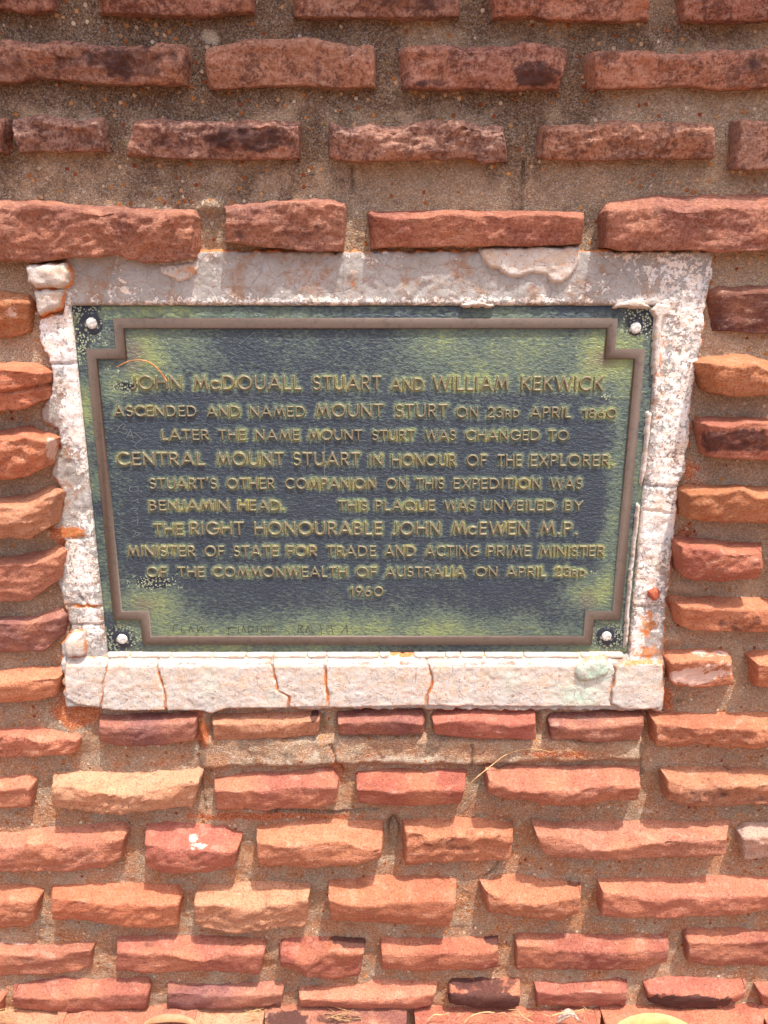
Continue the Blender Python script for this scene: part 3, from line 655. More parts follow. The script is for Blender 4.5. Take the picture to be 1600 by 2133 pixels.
# ------------------------------------------------------------------ mortar bed
PLQ_D = 0.007
tl = U(149, 634, PLQ_D); tr = U(1372, 640, PLQ_D); br = U(1305, 1361, PLQ_D); bl_ = U(223, 1364, PLQ_D)
PX0 = (tl[0] + bl_[0]) / 2; PX1 = (tr[0] + br[0]) / 2; PZ1 = (tl[2] + tr[2]) / 2; PZ0 = (br[2] + bl_[2]) / 2
PX0 -= .0010; PX1 += .0022
print("plaque", PX0, PX1, PZ0, PZ1)
def mortar_sheet():
    step = .0022; x0, x1, z0, z1 = -.62, .62, .15, 1.70
    nx = int((x1 - x0) / step) + 1; nz = int((z1 - z0) / step) + 1
    X, Z = np.meshgrid(np.linspace(x0, x1, nx), np.linspace(z0, z1, nz)); pts = np.stack([X.ravel(), Z.ravel()], 1)
    p3 = np.stack([pts[:, 0], pts[:, 1], 0 * pts[:, 0]], 1)
    d = .0005 + .0040 * fbm(p3 * 18, 3, 1) + .0022 * fbm(p3 * 70, 3, 2) + .0009 * fbm(p3 * 330, 2, 3)
    # render band brought forward under the plaster surround
    band = sst(-.004, .008, sdf(pts + .003 * fbm(p3 * 60, 2, 4)[:, None], UP(PR("420,1535 1345,1535 1345,1588 1150,1592 1000,1600 700,1598 420,1606"), .01)))
    d += .011 * band
    # fillets where mortar was pointed up against the side stones
    for cx, cy, rx, ry, a in ((150, 1530, 40, 40, .008), (425, 1510, 18, 40, .012), (690, 1500, 18, 30, .01), (895, 1500, 14, 30, .008), (1130, 1500, 12, 30, .008), (440, 430, 22, 14, .012),
                              (100, 950, 50, 30, .008), (110, 1110, 40, 20, .010), (1455, 990, 30, 40, .008), (1380, 1500, 10, 30, .004), (1430, 1225, 30, 16, .008), (1400, 1330, 30, 16, .008)):
        c = U(cx, cy, .005); k = ((pts[:, 0] - c[0]) / (rx / 2007)) ** 2 + ((pts[:, 1] - c[2]) / (ry / 1800)) ** 2
        d += a * np.exp(-k)
    # cracks running down through joints
    cr = np.full(len(pts), 9.)
    for c in ("415,1548 412,1600 418,1640 425,1690", "1333,1545 1335,1580 1338,1620", "983,1545 981,1600", "690,1545 700,1580 715,1610", "1092,335 1090,380 1085,430 1092,470", "730,340 735,390",
              "560,1690 640,1694 790,1690", "1040,1800 1030,1815 1010,1830"):
        cr = np.minimum(cr, sdl(pts + .0012 * fbm(p3 * 150, 2, 8)[:, None], UP(PR(c), .004)))
    d -= .005 * np.exp(-(cr / .0016) ** 2)
    # a dark hole between two stones of the eighth course
    c = U(820, 1740, 0); k = ((pts[:, 0] - c[0]) / .006) ** 2 + ((pts[:, 1] - c[2]) / .022) ** 2
    d -= .022 * np.exp(-k)
    zt = pts[:, 1]
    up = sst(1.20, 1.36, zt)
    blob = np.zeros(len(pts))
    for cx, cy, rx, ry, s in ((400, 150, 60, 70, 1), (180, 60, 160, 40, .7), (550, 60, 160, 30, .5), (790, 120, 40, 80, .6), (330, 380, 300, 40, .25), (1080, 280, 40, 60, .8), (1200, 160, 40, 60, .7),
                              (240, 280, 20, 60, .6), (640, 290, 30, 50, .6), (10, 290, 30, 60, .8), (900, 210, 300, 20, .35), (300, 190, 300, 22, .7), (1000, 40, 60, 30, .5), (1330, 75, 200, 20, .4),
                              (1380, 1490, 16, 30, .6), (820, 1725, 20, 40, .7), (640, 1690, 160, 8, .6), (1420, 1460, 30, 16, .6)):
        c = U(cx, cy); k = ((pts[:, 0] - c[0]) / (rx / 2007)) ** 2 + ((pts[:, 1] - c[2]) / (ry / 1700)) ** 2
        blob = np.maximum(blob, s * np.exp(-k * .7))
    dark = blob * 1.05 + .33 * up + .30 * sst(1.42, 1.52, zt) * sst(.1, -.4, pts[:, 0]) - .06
    orange = np.zeros(len(pts))
    for cx, cy, rx, ry, s in ((160, 1480, 60, 30, 1.), (420, 1510, 20, 50, 1.), (280, 1590, 130, 10, .5), (1380, 1460, 40, 40, .8), (700, 1600, 30, 60, .6), (560, 1700, 260, 8, .8), (1340, 1600, 20, 40, .5),
                              (1140, 1560, 200, 10, .5), (1430, 990, 30, 60, .6), (1430, 1110, 30, 20, .8), (130, 1110, 20, 60, .7), (1000, 1700, 200, 8, .5)):
        c = U(cx, cy); k = ((pts[:, 0] - c[0]) / (rx / 2007)) ** 2 + ((pts[:, 1] - c[2]) / (ry / 1500)) ** 2
        orange = np.maximum(orange, s * np.exp(-k * .7))
    white = np.zeros(len(pts))
    for cx, cy, rx, ry, s in ((600, 1575, 280, 22, .55), (860, 1575, 200, 22, .65), (1350, 1690, 50, 14, .6), (1200, 1580, 160, 20, .3), (660, 1570, 14, 20, .8), (440, 80, 20, 14, .8), (90, 860, 40, 30, .3), (1490, 560, 30, 60, .2)):
        c = U(cx, cy); k = ((pts[:, 0] - c[0]) / (rx / 2007)) ** 2 + ((pts[:, 1] - c[2]) / (ry / 1500)) ** 2
        white = np.maximum(white, s * np.exp(-k * .7))
    warm = sst(1.1, .5, zt) * .7 + .12
    idx = np.arange(nx * nz).reshape(nz, nx)
    a = idx[:-1, :-1].ravel(); b = idx[:-1, 1:].ravel(); c = idx[1:, 1:].ravel(); e = idx[1:, :-1].ravel()
    V = np.stack([pts[:, 0], -d, pts[:, 1]], 1)
    m = .02
    cx = pts[:, 0]; cz = pts[:, 1]
    inside = (cx > PX0 + m) & (cx < PX1 - m) & (cz > PZ0 + m) & (cz < PZ1 - m)
    keep = ~(inside[a] & inside[c])
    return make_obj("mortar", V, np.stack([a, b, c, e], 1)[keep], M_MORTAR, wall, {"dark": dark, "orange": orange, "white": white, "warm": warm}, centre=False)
mortar_sheet()
# body of the wall behind the mortar face
bd = bpy.data.meshes.new("wall_core")
x0, x1, z0, z1 = -1.6, 1.6, .05, 1.71
bd.from_pydata([(x0, .012, z0), (x1, .012, z0), (x1, .5, z0), (x0, .5, z0), (x0, .012, z1), (x1, .012, z1), (x1, .5, z1), (x0, .5, z1)], [],
               [(0, 1, 5, 4), (1, 2, 6, 5), (2, 3, 7, 6), (3, 0, 4, 7), (4, 5, 6, 7), (3, 2, 1, 0)])
bd.materials.append(M_MORTAR)
bo = bpy.data.objects.new("wall_core", bd); COL.objects.link(bo); bo.parent = wall; bo.location = (0, 0, -.165)

# ------------------------------------------------------------------ plaster surround
def p3of(pts, s=0): return np.stack([pts[:, 0], pts[:, 1], np.full(len(pts), s * 1.0)], 1)
def blobs(pts, lst, d=.008):
    a = np.zeros(len(pts))
    for cx, cy, rx, ry, s in lst:
        c = U(cx, cy, d); k = ((pts[:, 0] - c[0]) / (rx / 2007)) ** 2 + ((pts[:, 1] - c[2]) / (ry / 1750)) ** 2
        a = np.maximum(a, s * np.exp(-k * .7))
    return a
surround = UP(PR("138,520 1490,520 1488,560 1474,620 1468,690 1462,730 1448,800 1440,860 1436,930 1428,985 1416,1010 1410,1080 1404,1130 1398,1190 1392,1240 1388,1300 1386,1345 1384,1400 1380,1476 1300,1476 "
              "140,1470 132,1400 126,1340 146,1320 140,1280 128,1240 116,1215 124,1180 132,1130 112,1120 104,1090 124,1070 132,1030 118,1000 104,985 126,930 118,895 84,880 82,850 104,820 106,775 92,730 76,700 82,660 130,650"), .006)
hole = np.array([(PX0 + .001, PZ0 - .0005), (PX1 - .001, PZ0 - .0005), (PX1 - .001, PZ1 - .0005), (PX0 + .001, PZ1 - .0005)])
PW = [(100, 720, 40, 90, .9), (150, 760, 26, 120, 1.1), (160, 880, 30, 60, 1.1), (180, 960, 30, 50, .6), (1400, 560, 90, 30, .6), (1300, 530, 60, 14, .6), (1375, 700, 16, 90, 1.2), (1440, 640, 40, 70, .85), (1410, 850, 50, 200, .75),
      (1385, 980, 40, 60, .8), (1370, 1100, 60, 90, 1.0), (1350, 1220, 40, 60, .8), (1330, 1330, 14, 60, 1.2), (1370, 1290, 20, 30, .6), (180, 1100, 30, 40, .6), (170, 1180, 40, 80, .8), (190, 1290, 30, 60, .8),
      (400, 540, 60, 14, .45), (600, 628, 500, 9, .62), (1000, 628, 300, 10, .6), (1340, 632, 60, 12, 1.0), (260, 612, 60, 16, .45), (780, 530, 60, 14, .4), (250, 560, 20, 30, .4), (1240, 600, 50, 14, .5), (1480, 560, 20, 40, .5)]
OR = [(700, 1425, 640, 44, .75), (105, 660, 30, 14, .5), (380, 565, 60, 16, .5), (740, 580, 60, 30, .35), (1370, 750, 30, 80, .45), (1370, 850, 30, 50, .4), (1390, 930, 30, 40, .35), (1350, 1300, 26, 50, .6), (1345, 1360, 40, 20, .6), (150, 1110, 40, 14, .8),
      (180, 1262, 60, 5, .7), (1420, 650, 20, 40, .3), (130, 1280, 12, 50, .7), (1300, 560, 60, 30, .3), (1360, 1250, 24, 30, .4)]
relief("plaster_surround", surround,
       lambda q, s: .0085 + .0065 * sst(U(700, 1376, .012)[2] + .002, U(700, 1376, .012)[2] - .003, q[:, 1]) + .0016 * fbm(p3of(q) * 55, 3, 4) + .0014 * fbm(p3of(q) * 190, 3, 6, .7)
       - .0028 * np.exp(-(np.minimum.reduce([sdl(q + .0012 * fbm(p3of(q) * 160, 2, 3)[:, None], UP(PR(c), .008)) for c in
                                           ("138,1262 170,1262 212,1266", "150,1300 214,1302", "160,1236 175,1252 185,1264", "1330,1012 1410,1014", "1345,1062 1405,1072", "150,1122 192,1120", "103,758 156,758", "1325,1265 1370,1262")]) / .0013) ** 2)
       - .004 * blobs(q, [(1380, 690, 20, 60, 1), (1375, 560, 60, 20, .6)]),
       M_PLASTER, wall, step=.0018, edge=.005, warp=.0035, hole=hole,
       attrs={"paint": lambda q, s: blobs(q, PW) * .82 + .12, "orange": lambda q, s: np.maximum(blobs(q, OR), .75 * np.exp(-(np.maximum(sdf(q, surround), 0) / .0035) ** 2)), "green": lambda q, s: np.zeros(len(q))})

def patch(name, pl, dep, mat, paint=1.0, orange=.0, grow=0, edge=.004, warp=.0015, green=(), step=.0017, seed=1, back=.0, rough=.0012, dd=None, label=None):
    def dfn(q, s):
        r = dep + rough * fbm(p3of(q, seed) * 60, 3, seed) + rough * .8 * fbm(p3of(q, seed) * 200, 3, seed + 4)
        if dd is not None: r = r + dd(q, s)
        return r
    o = relief(name, off([tuple(a_) for a_ in UP(PR(pl), dep)], grow), dfn, mat, wall, step=step, edge=edge, warp=warp, seed=seed, back=back,
               attrs={"paint": lambda q, s: np.full(len(q), paint), "orange": lambda q, s: np.maximum(orange, (0 if 'bead' in name or 'flake' in name else .58) * np.exp(-(np.maximum(s, 0) / .0024) ** 2)), "green": lambda q, s: blobs(q, green) if green else np.zeros(len(q))})
    if label: o['label'] = label
    return o
# thick plaster strip under the plaque, broken into blocks by cracks
def strip(q, s):       # sloping ledge along the top
    zt = U(700, 1388, .017)[2]
    return -.008 * sst(zt - .001, zt + .009, q[:, 1])
BL = ["136,1376 222,1374 221,1400 212,1425 213,1450 208,1474 160,1468 138,1454 134,1420",
      "226,1374 324,1374 328,1400 336,1425 342,1450 343,1480 240,1480 212,1476 215,1450 214,1426 222,1400",
      "328,1374 562,1374 567,1400 574,1425 574,1440 600,1450 598,1474 470,1476 440,1486 420,1480 348,1480 346,1450 340,1425 332,1400",
      "567,1374 676,1374 675,1400 677,1430 680,1455 681,1472 604,1473 605,1450 580,1440 579,1425 572,1400",
      "680,1374 884,1373 892,1392 898,1412 896,1434 888,1450 886,1470 686,1474 686,1450 682,1425 680,1400",
      "890,1373 1130,1374 1275,1373 1280,1400 1274,1420 1272,1440 1268,1460 1272,1472 1140,1472 892,1470 893,1450 901,1434 903,1412 897,1392",
      "1284,1390 1310,1384 1380,1384 1384,1430 1382,1462 1376,1476 1300,1478 1276,1466 1276,1440 1282,1420"]
GR = [(440, 1420, 16, 40, .35), (570, 1445, 14, 24, .4), (1060, 1415, 16, 24, .4), (1200, 1440, 44, 24, .9), (1240, 1395, 50, 24, .5)]
for k, b_ in enumerate(BL):
    patch("plaster_block", b_, .017 if k < 6 else .019, M_BLOCK, .86 if k < 6 else 1.0, 0, edge=.0017, warp=.0010, grow=.0006, green=GR, seed=20 + k, back=.004, rough=.0009, dd=strip if k < 6 else None)
patch("plaster_block", "1200,1390 1230,1378 1262,1376 1276,1392 1270,1408 1240,1420 1206,1424 1198,1408", .021, M_BLOCK, .45, .1, edge=.007, green=[(1235, 1400, 60, 40, 1.)], seed=31, back=.01)
# bead of filler squeezed between the plaque and the strip
xs = [222, 270, 356, 442, 512, 570, 640, 680, 790, 812, 862, 928, 960, 1010, 1092, 1210, 1300]
for k in range(len(xs) - 1):
    if k in (9,): continue
    a, b = xs[k] + 1.5, xs[k + 1] - 1.5
    patch("filler_bead", f"{a},1364 {b},1364 {b},1373 {a},1373", .0105, M_BLOCK, 1.1, 0, edge=.002, warp=.0005, seed=40 + k, back=.002, step=.0014, rough=.0004)
patch("plaster_block", "132,1336 150,1320 170,1322 174,1350 172,1370 150,1374 136,1376 128,1356", .020, M_BLOCK, .9, .1, edge=.008, seed=60, back=.004, label="rounded white lump of plaster at the lower left corner")
patch("plaster_block", "48,548 134,546 144,570 140,592 128,600 70,600 50,588", .021, M_BLOCK, 1.1, .12, edge=.006, seed=61, back=0, rough=.002)
patch("plaster_block", "66,602 132,600 132,622 124,640 76,660 70,636", .017, M_BLOCK, 1.1, .08, edge=.006, seed=62, back=0, rough=.002)
patch("paint_flake", "1004,520 1100,514 1208,516 1210,540 1204,560 1190,574 1170,590 1150,586 1136,572 1110,568 1090,573 1060,574 1040,562 1020,556 1008,540", .0125, M_BLOCK, 1.3, .0, edge=.003, seed=63, back=.004, warp=.002, label="large white flake of paint above the plaque")
patch("paint_flake", "330,556 400,544 410,560 396,578 372,588 352,580 336,572", .0115, M_BLOCK, .8, .35, edge=.003, seed=64, back=.004, warp=.002)
patch("paint_flake", "960,637 964,632 1000,628 1030,634 1032,638", .0125, M_BLOCK, 1.3, 0, edge=.002, seed=65, back=.004, step=.0012, rough=.0004)
patch("paint_flake", "1283,640 1290,630 1320,626 1345,632 1356,640", .0125, M_BLOCK, 1.3, 0, edge=.002, seed=66, back=.004, step=.0012, rough=.0004)
patch("paint_flake", "1358,645 1372,632 1396,636 1394,652 1382,660 1378,700 1376,760 1364,780 1366,700 1370,660", .0105, M_BLOCK, 1.3, 0, edge=.002, seed=67, back=.004, step=.0014, rough=.0004)
patch("paint_flake", "1351,860 1358,862 1346,980 1338,1010 1336,1004 1344,940", .0092, M_BLOCK, 1.3, 0, edge=.002, seed=68, back=.004, step=.0014, rough=.0004)
patch("paint_flake", "1329,1052 1334,1056 1323,1150 1313,1260 1307,1340 1302,1352 1305,1290 1315,1180", .0098, M_BLOCK, 1.2, 0, edge=.002, seed=69, back=.004, step=.0014, rough=.0006)
patch("clay_chip", "1352,1234 1366,1228 1378,1236 1376,1246 1366,1254 1356,1246", .015, M_CHIP, 0, 0, edge=.003, seed=70, back=.006, step=.0014, label="small red chip of fired clay stuck in the white plaster")

# ------------------------------------------------------------------ plaque
plq = empty("plaque", ((PX0 + PX1) / 2, -PLQ_D, PZ0))
tag(plq, "weathered bronze memorial plaque with raised lettering and notched border, screwed to the stone wall", "plaque")
W_ = PX1 - PX0; H_ = PZ1 - PZ0
FD = PLQ_D - .0015        # field level
LINES = []                # (text, x0px, x1px, top px, base px)
def LN(top, base, *ws): LINES.append((top, base, ws))
LN((781.5, 784), (812, 815), ("JOHN", 271, 379), ("McDOUALL", 404, 627), ("STUART", 652, 794), ("~AND", 814, 883), ("WILLIAM", 902, 1059), ("KEKWICK", 1085, 1256))
LN((845, 848), (868, 871), ("ASCENDED", 238, 410), ("AND", 431, 501), ("NAMED", 521, 636), ("^MOUNT", 658, 798), ("^STURT", 824, 931), ("ON", 950, 996), ("23rd", 1015, 1082), ("APRIL", 1104, 1189), ("~1860", 1214, 1284))
LN((895, 896), (917, 918), ("LATER", 337, 435), ("THE", 456, 512), ("NAME", 532, 624), ("MOUNT", 643, 754), ("STURT", 775, 863), ("WAS", 886, 949), ("CHANGED", 970, 1124), ("TO", 1142, 1184))
LN((942, 943), (970, 972), ("CENTRAL", 244, 426), ("MOUNT", 452, 591), ("STUART", 611, 750), ("~IN", 769, 797), ("~HONOUR", 816, 949), ("~OF", 972, 1013), ("~THE", 1036, 1086), ("~EXPLORER.", 1104, 1277))
LN((996, 996), (1019, 1019), ("STUART'S", 312, 452), ("OTHER", 473, 572), ("COMPANION", 594, 783), ("ON", 804, 848), ("THIS", 867, 925), ("EXPEDITION", 944, 1126), ("WAS", 1146, 1212))
LN((1042, 1043), (1064, 1064), ("BENJAMIN", 311, 476), ("HEAD.", 497, 592), ("THIS", 705, 765), ("PLAQUE", 782, 906), ("WAS", 926, 989), ("UNVEILED", 1006, 1156), ("BY", 1176, 1214))
LN((1087, 1087), (1115, 1115), ("~THE", 321, 382), ("RIGHT", 397, 508), ("HONOURABLE", 530, 796), ("JOHN", 816, 917), ("McEWEN", 942, 1101), ("M.P.", 1124, 1203))
LN((1137, 1137), (1160, 1159), ("MINISTER", 266, 407), ("OF", 427, 467), ("STATE", 487, 580), ("FOR", 598, 660), ("TRADE", 682, 783), ("AND", 801, 865), ("ACTING", 886, 997), ("PRIME", 1015, 1105), ("MINISTER", 1124, 1258))
LN((1181, 1181), (1203, 1201), ("OF", 306, 347), ("THE", 371, 426), ("COMMONWEALTH", 444, 723), ("OF", 742, 784), ("AUSTRALIA", 803, 968), ("ON", 990, 1036), ("APRIL", 1054, 1137), ("23rd", 1156, 1219))
LN((1222, 1222), (1243, 1243), ("1960", 729, 799))
def arc(cx, cy, rx, ry, a0, a1, n=14):
    return [(cx + rx * cos(radians(a0 + (a1 - a0) * k / n)), cy + ry * sin(radians(a0 + (a1 - a0) * k / n))) for k in range(n + 1)]
b = .07
GL = {  # (advance width, strokes) in cap heights
 'A': (.86, [[(.06, b), (.43, 1 - b), (.80, b)], [(.19, .34), (.67, .34)]]),
 'B': (.60, [[(b, b), (b, 1 - b)], [(b, 1 - b), (.28, 1 - b)] + arc(.28, .73, .2, .2, 90, -90) + [(b, .53)], [(.28, .53)] + arc(.28, .30, .25, .23, 90, -90) + [(b, b)]]),
 'C': (.84, [arc(.5, .5, .43, .43, 48, 312, 22)]),
 'c': (.62, [arc(.33, .34, .27, .27, 48, 312, 18)]),
 'D': (.84, [[(b, b), (b, 1 - b), (.33, 1 - b)] + arc(.33, .5, .43, .43, 90, -90, 18) + [(b, b)]]),
 'E': (.55, [[(.50, 1 - b), (b, 1 - b), (b, b), (.50, b)], [(b, .52), (.46, .52)]]),
 'F': (.52, [[(.49, 1 - b), (b, 1 - b), (b, b)], [(b, .50), (.44, .50)]]),
 'G': (.92, [arc(.5, .5, .43, .43, 45, 350, 22) + [(.93, .46), (.56, .46)]]),
 'H': (.78, [[(b, b), (b, 1 - b)], [(.71, b), (.71, 1 - b)], [(b, .52), (.71, .52)]]),
 'I': (.14, [[(b, b), (b, 1 - b)]]),
 'J': (.42, [[(.35, 1 - b), (.35, .25)] + arc(.16, .25, .19, .18, 0, -95)]),
 'K': (.66, [[(b, b), (b, 1 - b)], [(.56, 1 - b), (b, .46)], [(.22, .58), (.60, b)]]),
 'L': (.50, [[(b, 1 - b), (b, b), (.46, b)]]),
 'M': (.96, [[(.06, b), (.22, 1 - b), (.48, .2), (.74, 1 - b), (.90, b)]]),
 'N': (.78, [[(b, b), (b, 1 - b), (.71, b), (.71, 1 - b)]]),
 'O': (1.0, [arc(.5, .5, .43, .43, 0, 360, 28)]),
 'P': (.58, [[(b, b), (b, 1 - b), (.28, 1 - b)] + arc(.28, .70, .23, .23, 90, -90) + [(b, .47)]]),
 'Q': (1.0, [arc(.5, .5, .43, .43, 0, 360, 28), [(.55, .26), (.92, -.02)]]),
 'R': (.62, [[(b, b), (b, 1 - b), (.29, 1 - b)] + arc(.29, .71, .23, .22, 90, -90) + [(b, .49)], [(.28, .48), (.56, b)]]),
 'S': (.56, [arc(.28, .72, .21, .21, 35, 270, 14) + arc(.28, .29, .23, .22, 90, -145, 14)]),
 'T': (.64, [[(.03, 1 - b), (.61, 1 - b)], [(.32, 1 - b), (.32, b)]]),
 'U': (.74, [[(b, 1 - b), (b, .37)] + arc(.37, .37, .30, .30, 180, 360, 14) + [(.67, 1 - b)]]),
 'V': (.80, [[(.05, 1 - b), (.40, b), (.75, 1 - b)]]),
 'W': (1.16, [[(.05, 1 - b), (.30, b), (.58, 1 - b), (.86, b), (1.11, 1 - b)]]),
 'X': (.72, [[(.06, b), (.64, 1 - b)], [(.06, 1 - b), (.64, b)]]),
 'Y': (.70, [[(.05, 1 - b), (.35, .48), (.65, 1 - b)], [(.35, .48), (.35, b)]]),
 '.': (.16, [[(.08, .08), (.09, .08)]]),
 "'": (.16, [[(.09, .98), (.05, .80)]]),
 '1': (.30, [[(.04, .74), (.22, 1 - b), (.22, b)]]),
 '2': (.56, [arc(.28, .70, .21, .23, 160, -35, 12) + [(.05, b), (.52, b)]]),
 '3': (.54, [arc(.25, .73, .19, .20, 145, -90, 12) + arc(.25, .30, .23, .23, 90, -145, 12)]),
 '6': (.62, [arc(.31, .31, .24, .24, 0, 360, 20), [(.09, .40), (.40, 1 - b)]]),
 '8': (.58, [arc(.29, .72, .19, .2, 0, 360, 18), arc(.29, .29, .23, .23, 0, 360, 18)]),
 '9': (.62, [arc(.31, .69, .24, .24, 0, 360, 20), [(.53, .60), (.22, b)]]),
 '0': (.86, [arc(.43, .5, .36, .43, 0, 360, 26)]),
 'r': (.46, [[(b, b), (b, .66), (.22, .66)] + arc(.22, .51, .15, .15, 90, -90, 8) + [(b, .36)], [(.2, .36), (.40, b)]]),
 'd': (.54, [[(b, b), (b, .66), (.2, .66)] + arc(.2, .365, .27, .295, 90, -90, 12) + [(b, b)]]),
}
GM = {}
HL = .0020
def glyph_mesh(ch, wd):
    """raised cast letter: rounded-top ridge around the strokes, in cap-height units (depth in metres)"""
    key = (ch, round(wd, 3))
    if key in GM: return GM[key]
    adv, strokes = GL[ch]; stp = .034; mg = wd
    xs_ = np.arange(-mg, adv + mg + stp, stp); ys_ = np.arange(-mg - .03, 1 + mg + stp, stp)
    X, Y = np.meshgrid(xs_, ys_); q = np.stack([X.ravel(), Y.ravel()], 1)
    d = np.full(len(q), 9.)
    for s in strokes: d = np.minimum(d, sdl(q, s))
    hh = np.clip((wd / 2 - d) / .034 + .5, -.2, 1)
    hh = np.where(hh > 0, np.sin(np.clip(hh, 0, 1) * pi / 2), hh)
    V = np.stack([q[:, 0], -hh * HL, q[:, 1]], 1)
    nx = len(xs_); nz = len(ys_); idx = np.arange(nx * nz).reshape(nz, nx)
    a = idx[:-1, :-1].ravel(); b_ = idx[:-1, 1:].ravel(); c = idx[1:, 1:].ravel(); e = idx[1:, :-1].ravel()
    keep = np.maximum.reduce([hh[a], hh[b_], hh[c], hh[e]]) > 0
    Fc = np.stack([a, b_, c, e], 1)[keep]; used = np.unique(Fc); rm = np.full(nx * nz, -1); rm[used] = np.arange(len(used))
    V = V[used]; Fc = rm[Fc]
    me = bpy.data.meshes.new("letter")
    me.vertices.add(len(V)); me.vertices.foreach_set("co", V.astype(np.float32).ravel())
    me.loops.add(len(Fc) * 4); me.loops.foreach_set("vertex_index", Fc.astype(np.int32).ravel())
    me.polygons.add(len(Fc)); me.polygons.foreach_set("loop_start", np.arange(0, len(Fc) * 4, 4, dtype=np.int32)); me.update(calc_edges=True)
    me.polygons.foreach_set("use_smooth", np.ones(len(Fc), bool)); me.materials.append(M_LETTER)
    GM[key] = me; return me
LSEG = []
for top, base, ws in LINES:
    zc = U(760, base[0], PLQ_D)[2]
    line = empty("inscription_line", (U(ws[0][1], base[0], PLQ_D)[0], -FD, zc), plq)
    lp = parent_pos(line)
    for wtxt, xa, xb in ws:
        txt = wtxt.lstrip('~^'); f = (xa - 240) / 1040.
        yt = top[0] + (top[1] - top[0]) * f; yb_ = base[0] + (base[1] - base[0]) * f
        A = U(xa, yb_, PLQ_D); B = U(xb, yb_, PLQ_D); Tt = U(xa, yt, PLQ_D)
        cap = Tt[2] - A[2]
        if wtxt[0] == '~': cap *= .86 if txt != '1860' else .88
        if wtxt[0] == '^': cap *= 1.22
        gap = .17
        tot = sum(GL[c][0] for c in txt) + gap * (len(txt) - 1)
        sx = (B[0] - A[0]) / tot; x = A[0]
        for c in txt:
            me = glyph_mesh(c, .138)
            o = bpy.data.objects.new("letter", me); COL.objects.link(o); o.parent = line
            o.location = Vector((x, -FD, A[2])) - lp; o.scale = (sx, 1, cap)
            for s in GL[c][1]: LSEG.append([(x + px * sx, A[2] + py * cap) for px, py in s])
            x += (GL[c][0] + gap) * sx

# plate with patina
def notch(i0, n):        # rectilinear outline with notched corners, i0 inset, n notch size
    x0, x1, z0, z1 = PX0 + i0, PX1 - i0, PZ0 + i0, PZ1 - i0
    return [(x0, z0 + n), (x0 + n, z0 + n), (x0 + n, z0), (x1 - n, z0), (x1 - n, z0 + n), (x1, z0 + n), (x1, z1 - n), (x1 - n, z1 - n), (x1 - n, z1), (x0 + n, z1), (x0 + n, z1 - n), (x0, z1 - n)]
BI, BW, BN = .0125, .0095, .031
plate_poly = [(PX0, PZ0), (PX1, PZ0), (PX1, PZ1), (PX0, PZ1)]
# distance-to-lettering map, on a coarse raster
def text_dist(q):
    d = np.full(len(q), 9.)
    for s in LSEG:
        P = np.array(s); x0, z0 = P.min(0) - .012; x1, z1 = P.max(0) + .012
        m = (q[:, 0] > x0) & (q[:, 0] < x1) & (q[:, 1] > z0) & (q[:, 1] < z1)
        if m.any(): d[m] = np.minimum(d[m], sdl(q[m], P))
    return d
SCR = [(190, 673), (1325, 683), (254, 1332), (1264, 1326)]
def patina(q, s):
    dt = text_dist(q); u = (q[:, 0] - PX0) / W_; v = (q[:, 1] - PZ0) / H_
    p3 = p3of(q)
    lf = fbm(p3 * 14, 3, 77)
    a = .12 + .16 * lf
    a += .42 * np.exp(-((v - .90) / .13) ** 2) * (.75 + .5 * lf)               # upper field
    a += .26 * np.exp(-((v - .07) / .11) ** 2)
    a += .40 * sst(.17, .03, v) * (1 + .8 * lf) 
    a += .20 * sst(.91, .97, u) + .14 * sst(.08, .05, u)
    for cx, cy, rx, ry, w_ in ((300, 745, 60, 60, .42), (250, 810, 40, 30, .5), (1250, 745, 56, 66, .65), (320, 1252, 70, 44, .62), (1225, 1235, 76, 44, .62), (1290, 900, 26, 160, .2), (1270, 1120, 26, 140, .28)):
        c = U(cx, cy, PLQ_D); a += w_ * np.exp(-(((q[:, 0] - c[0]) / (rx / 2007)) ** 2 + ((q[:, 1] - c[2]) / (ry / 1850)) ** 2))
    a -= .55 * np.exp(-((v - .79) / .03) ** 2) * (u > .1) * 0
    halo = np.exp(-(np.maximum(dt - .0012, 0) / .0028) ** 2)
    a = a * (1 - .25 * halo) + (.50 + .5 * fbm(p3 * 40, 3, 91)) * halo
    outer = (np.minimum.reduce([q[:, 0] - PX0, PX1 - q[:, 0], q[:, 1] - PZ0, PZ1 - q[:, 1]]))
    rim = (outer < BI + .002)
    a = np.where(rim, .55 + .5 * fbm(p3 * np.array([9, 30, 1]), 3, 12), a)
    return np.clip(a, 0, 1.3)
def bright(q, s):
    dt = text_dist(q); p3 = p3of(q)
    h = np.exp(-(np.maximum(dt - .0010, 0) / .0020) ** 2)
    # only where letters crowd round the spot
    n = fbm(p3 * 45, 3, 31)
    return np.clip(h * (.44 + .9 * n), 0, 1)
def flake(q, s):
    a = blobs(q, [(170, 640, 60, 26, .8), (170, 700, 24, 60, .8), (200, 700, 50, 30, .55), (262, 806, 40, 14, .8), (235, 770, 30, 30, .45), (1340, 670, 50, 34, .9), (1300, 660, 34, 24, .5), (320, 1214, 62, 20, .85), (250, 1330, 50, 34, .85),
                  (1270, 1330, 50, 40, .8), (1260, 830, 30, 8, .6), (340, 740, 24, 40, .4), (1200, 740, 14, 50, .4), (1215, 1195, 40, 8, .6), (220, 1350, 40, 12, .6)], PLQ_D)
    return a
def brown(q, s):
    return blobs(q, [(275, 740, 22, 22, .9), (1252, 748, 24, 14, .8), (300, 1262, 26, 14, .6), (1225, 1255, 16, 18, .6)], PLQ_D)
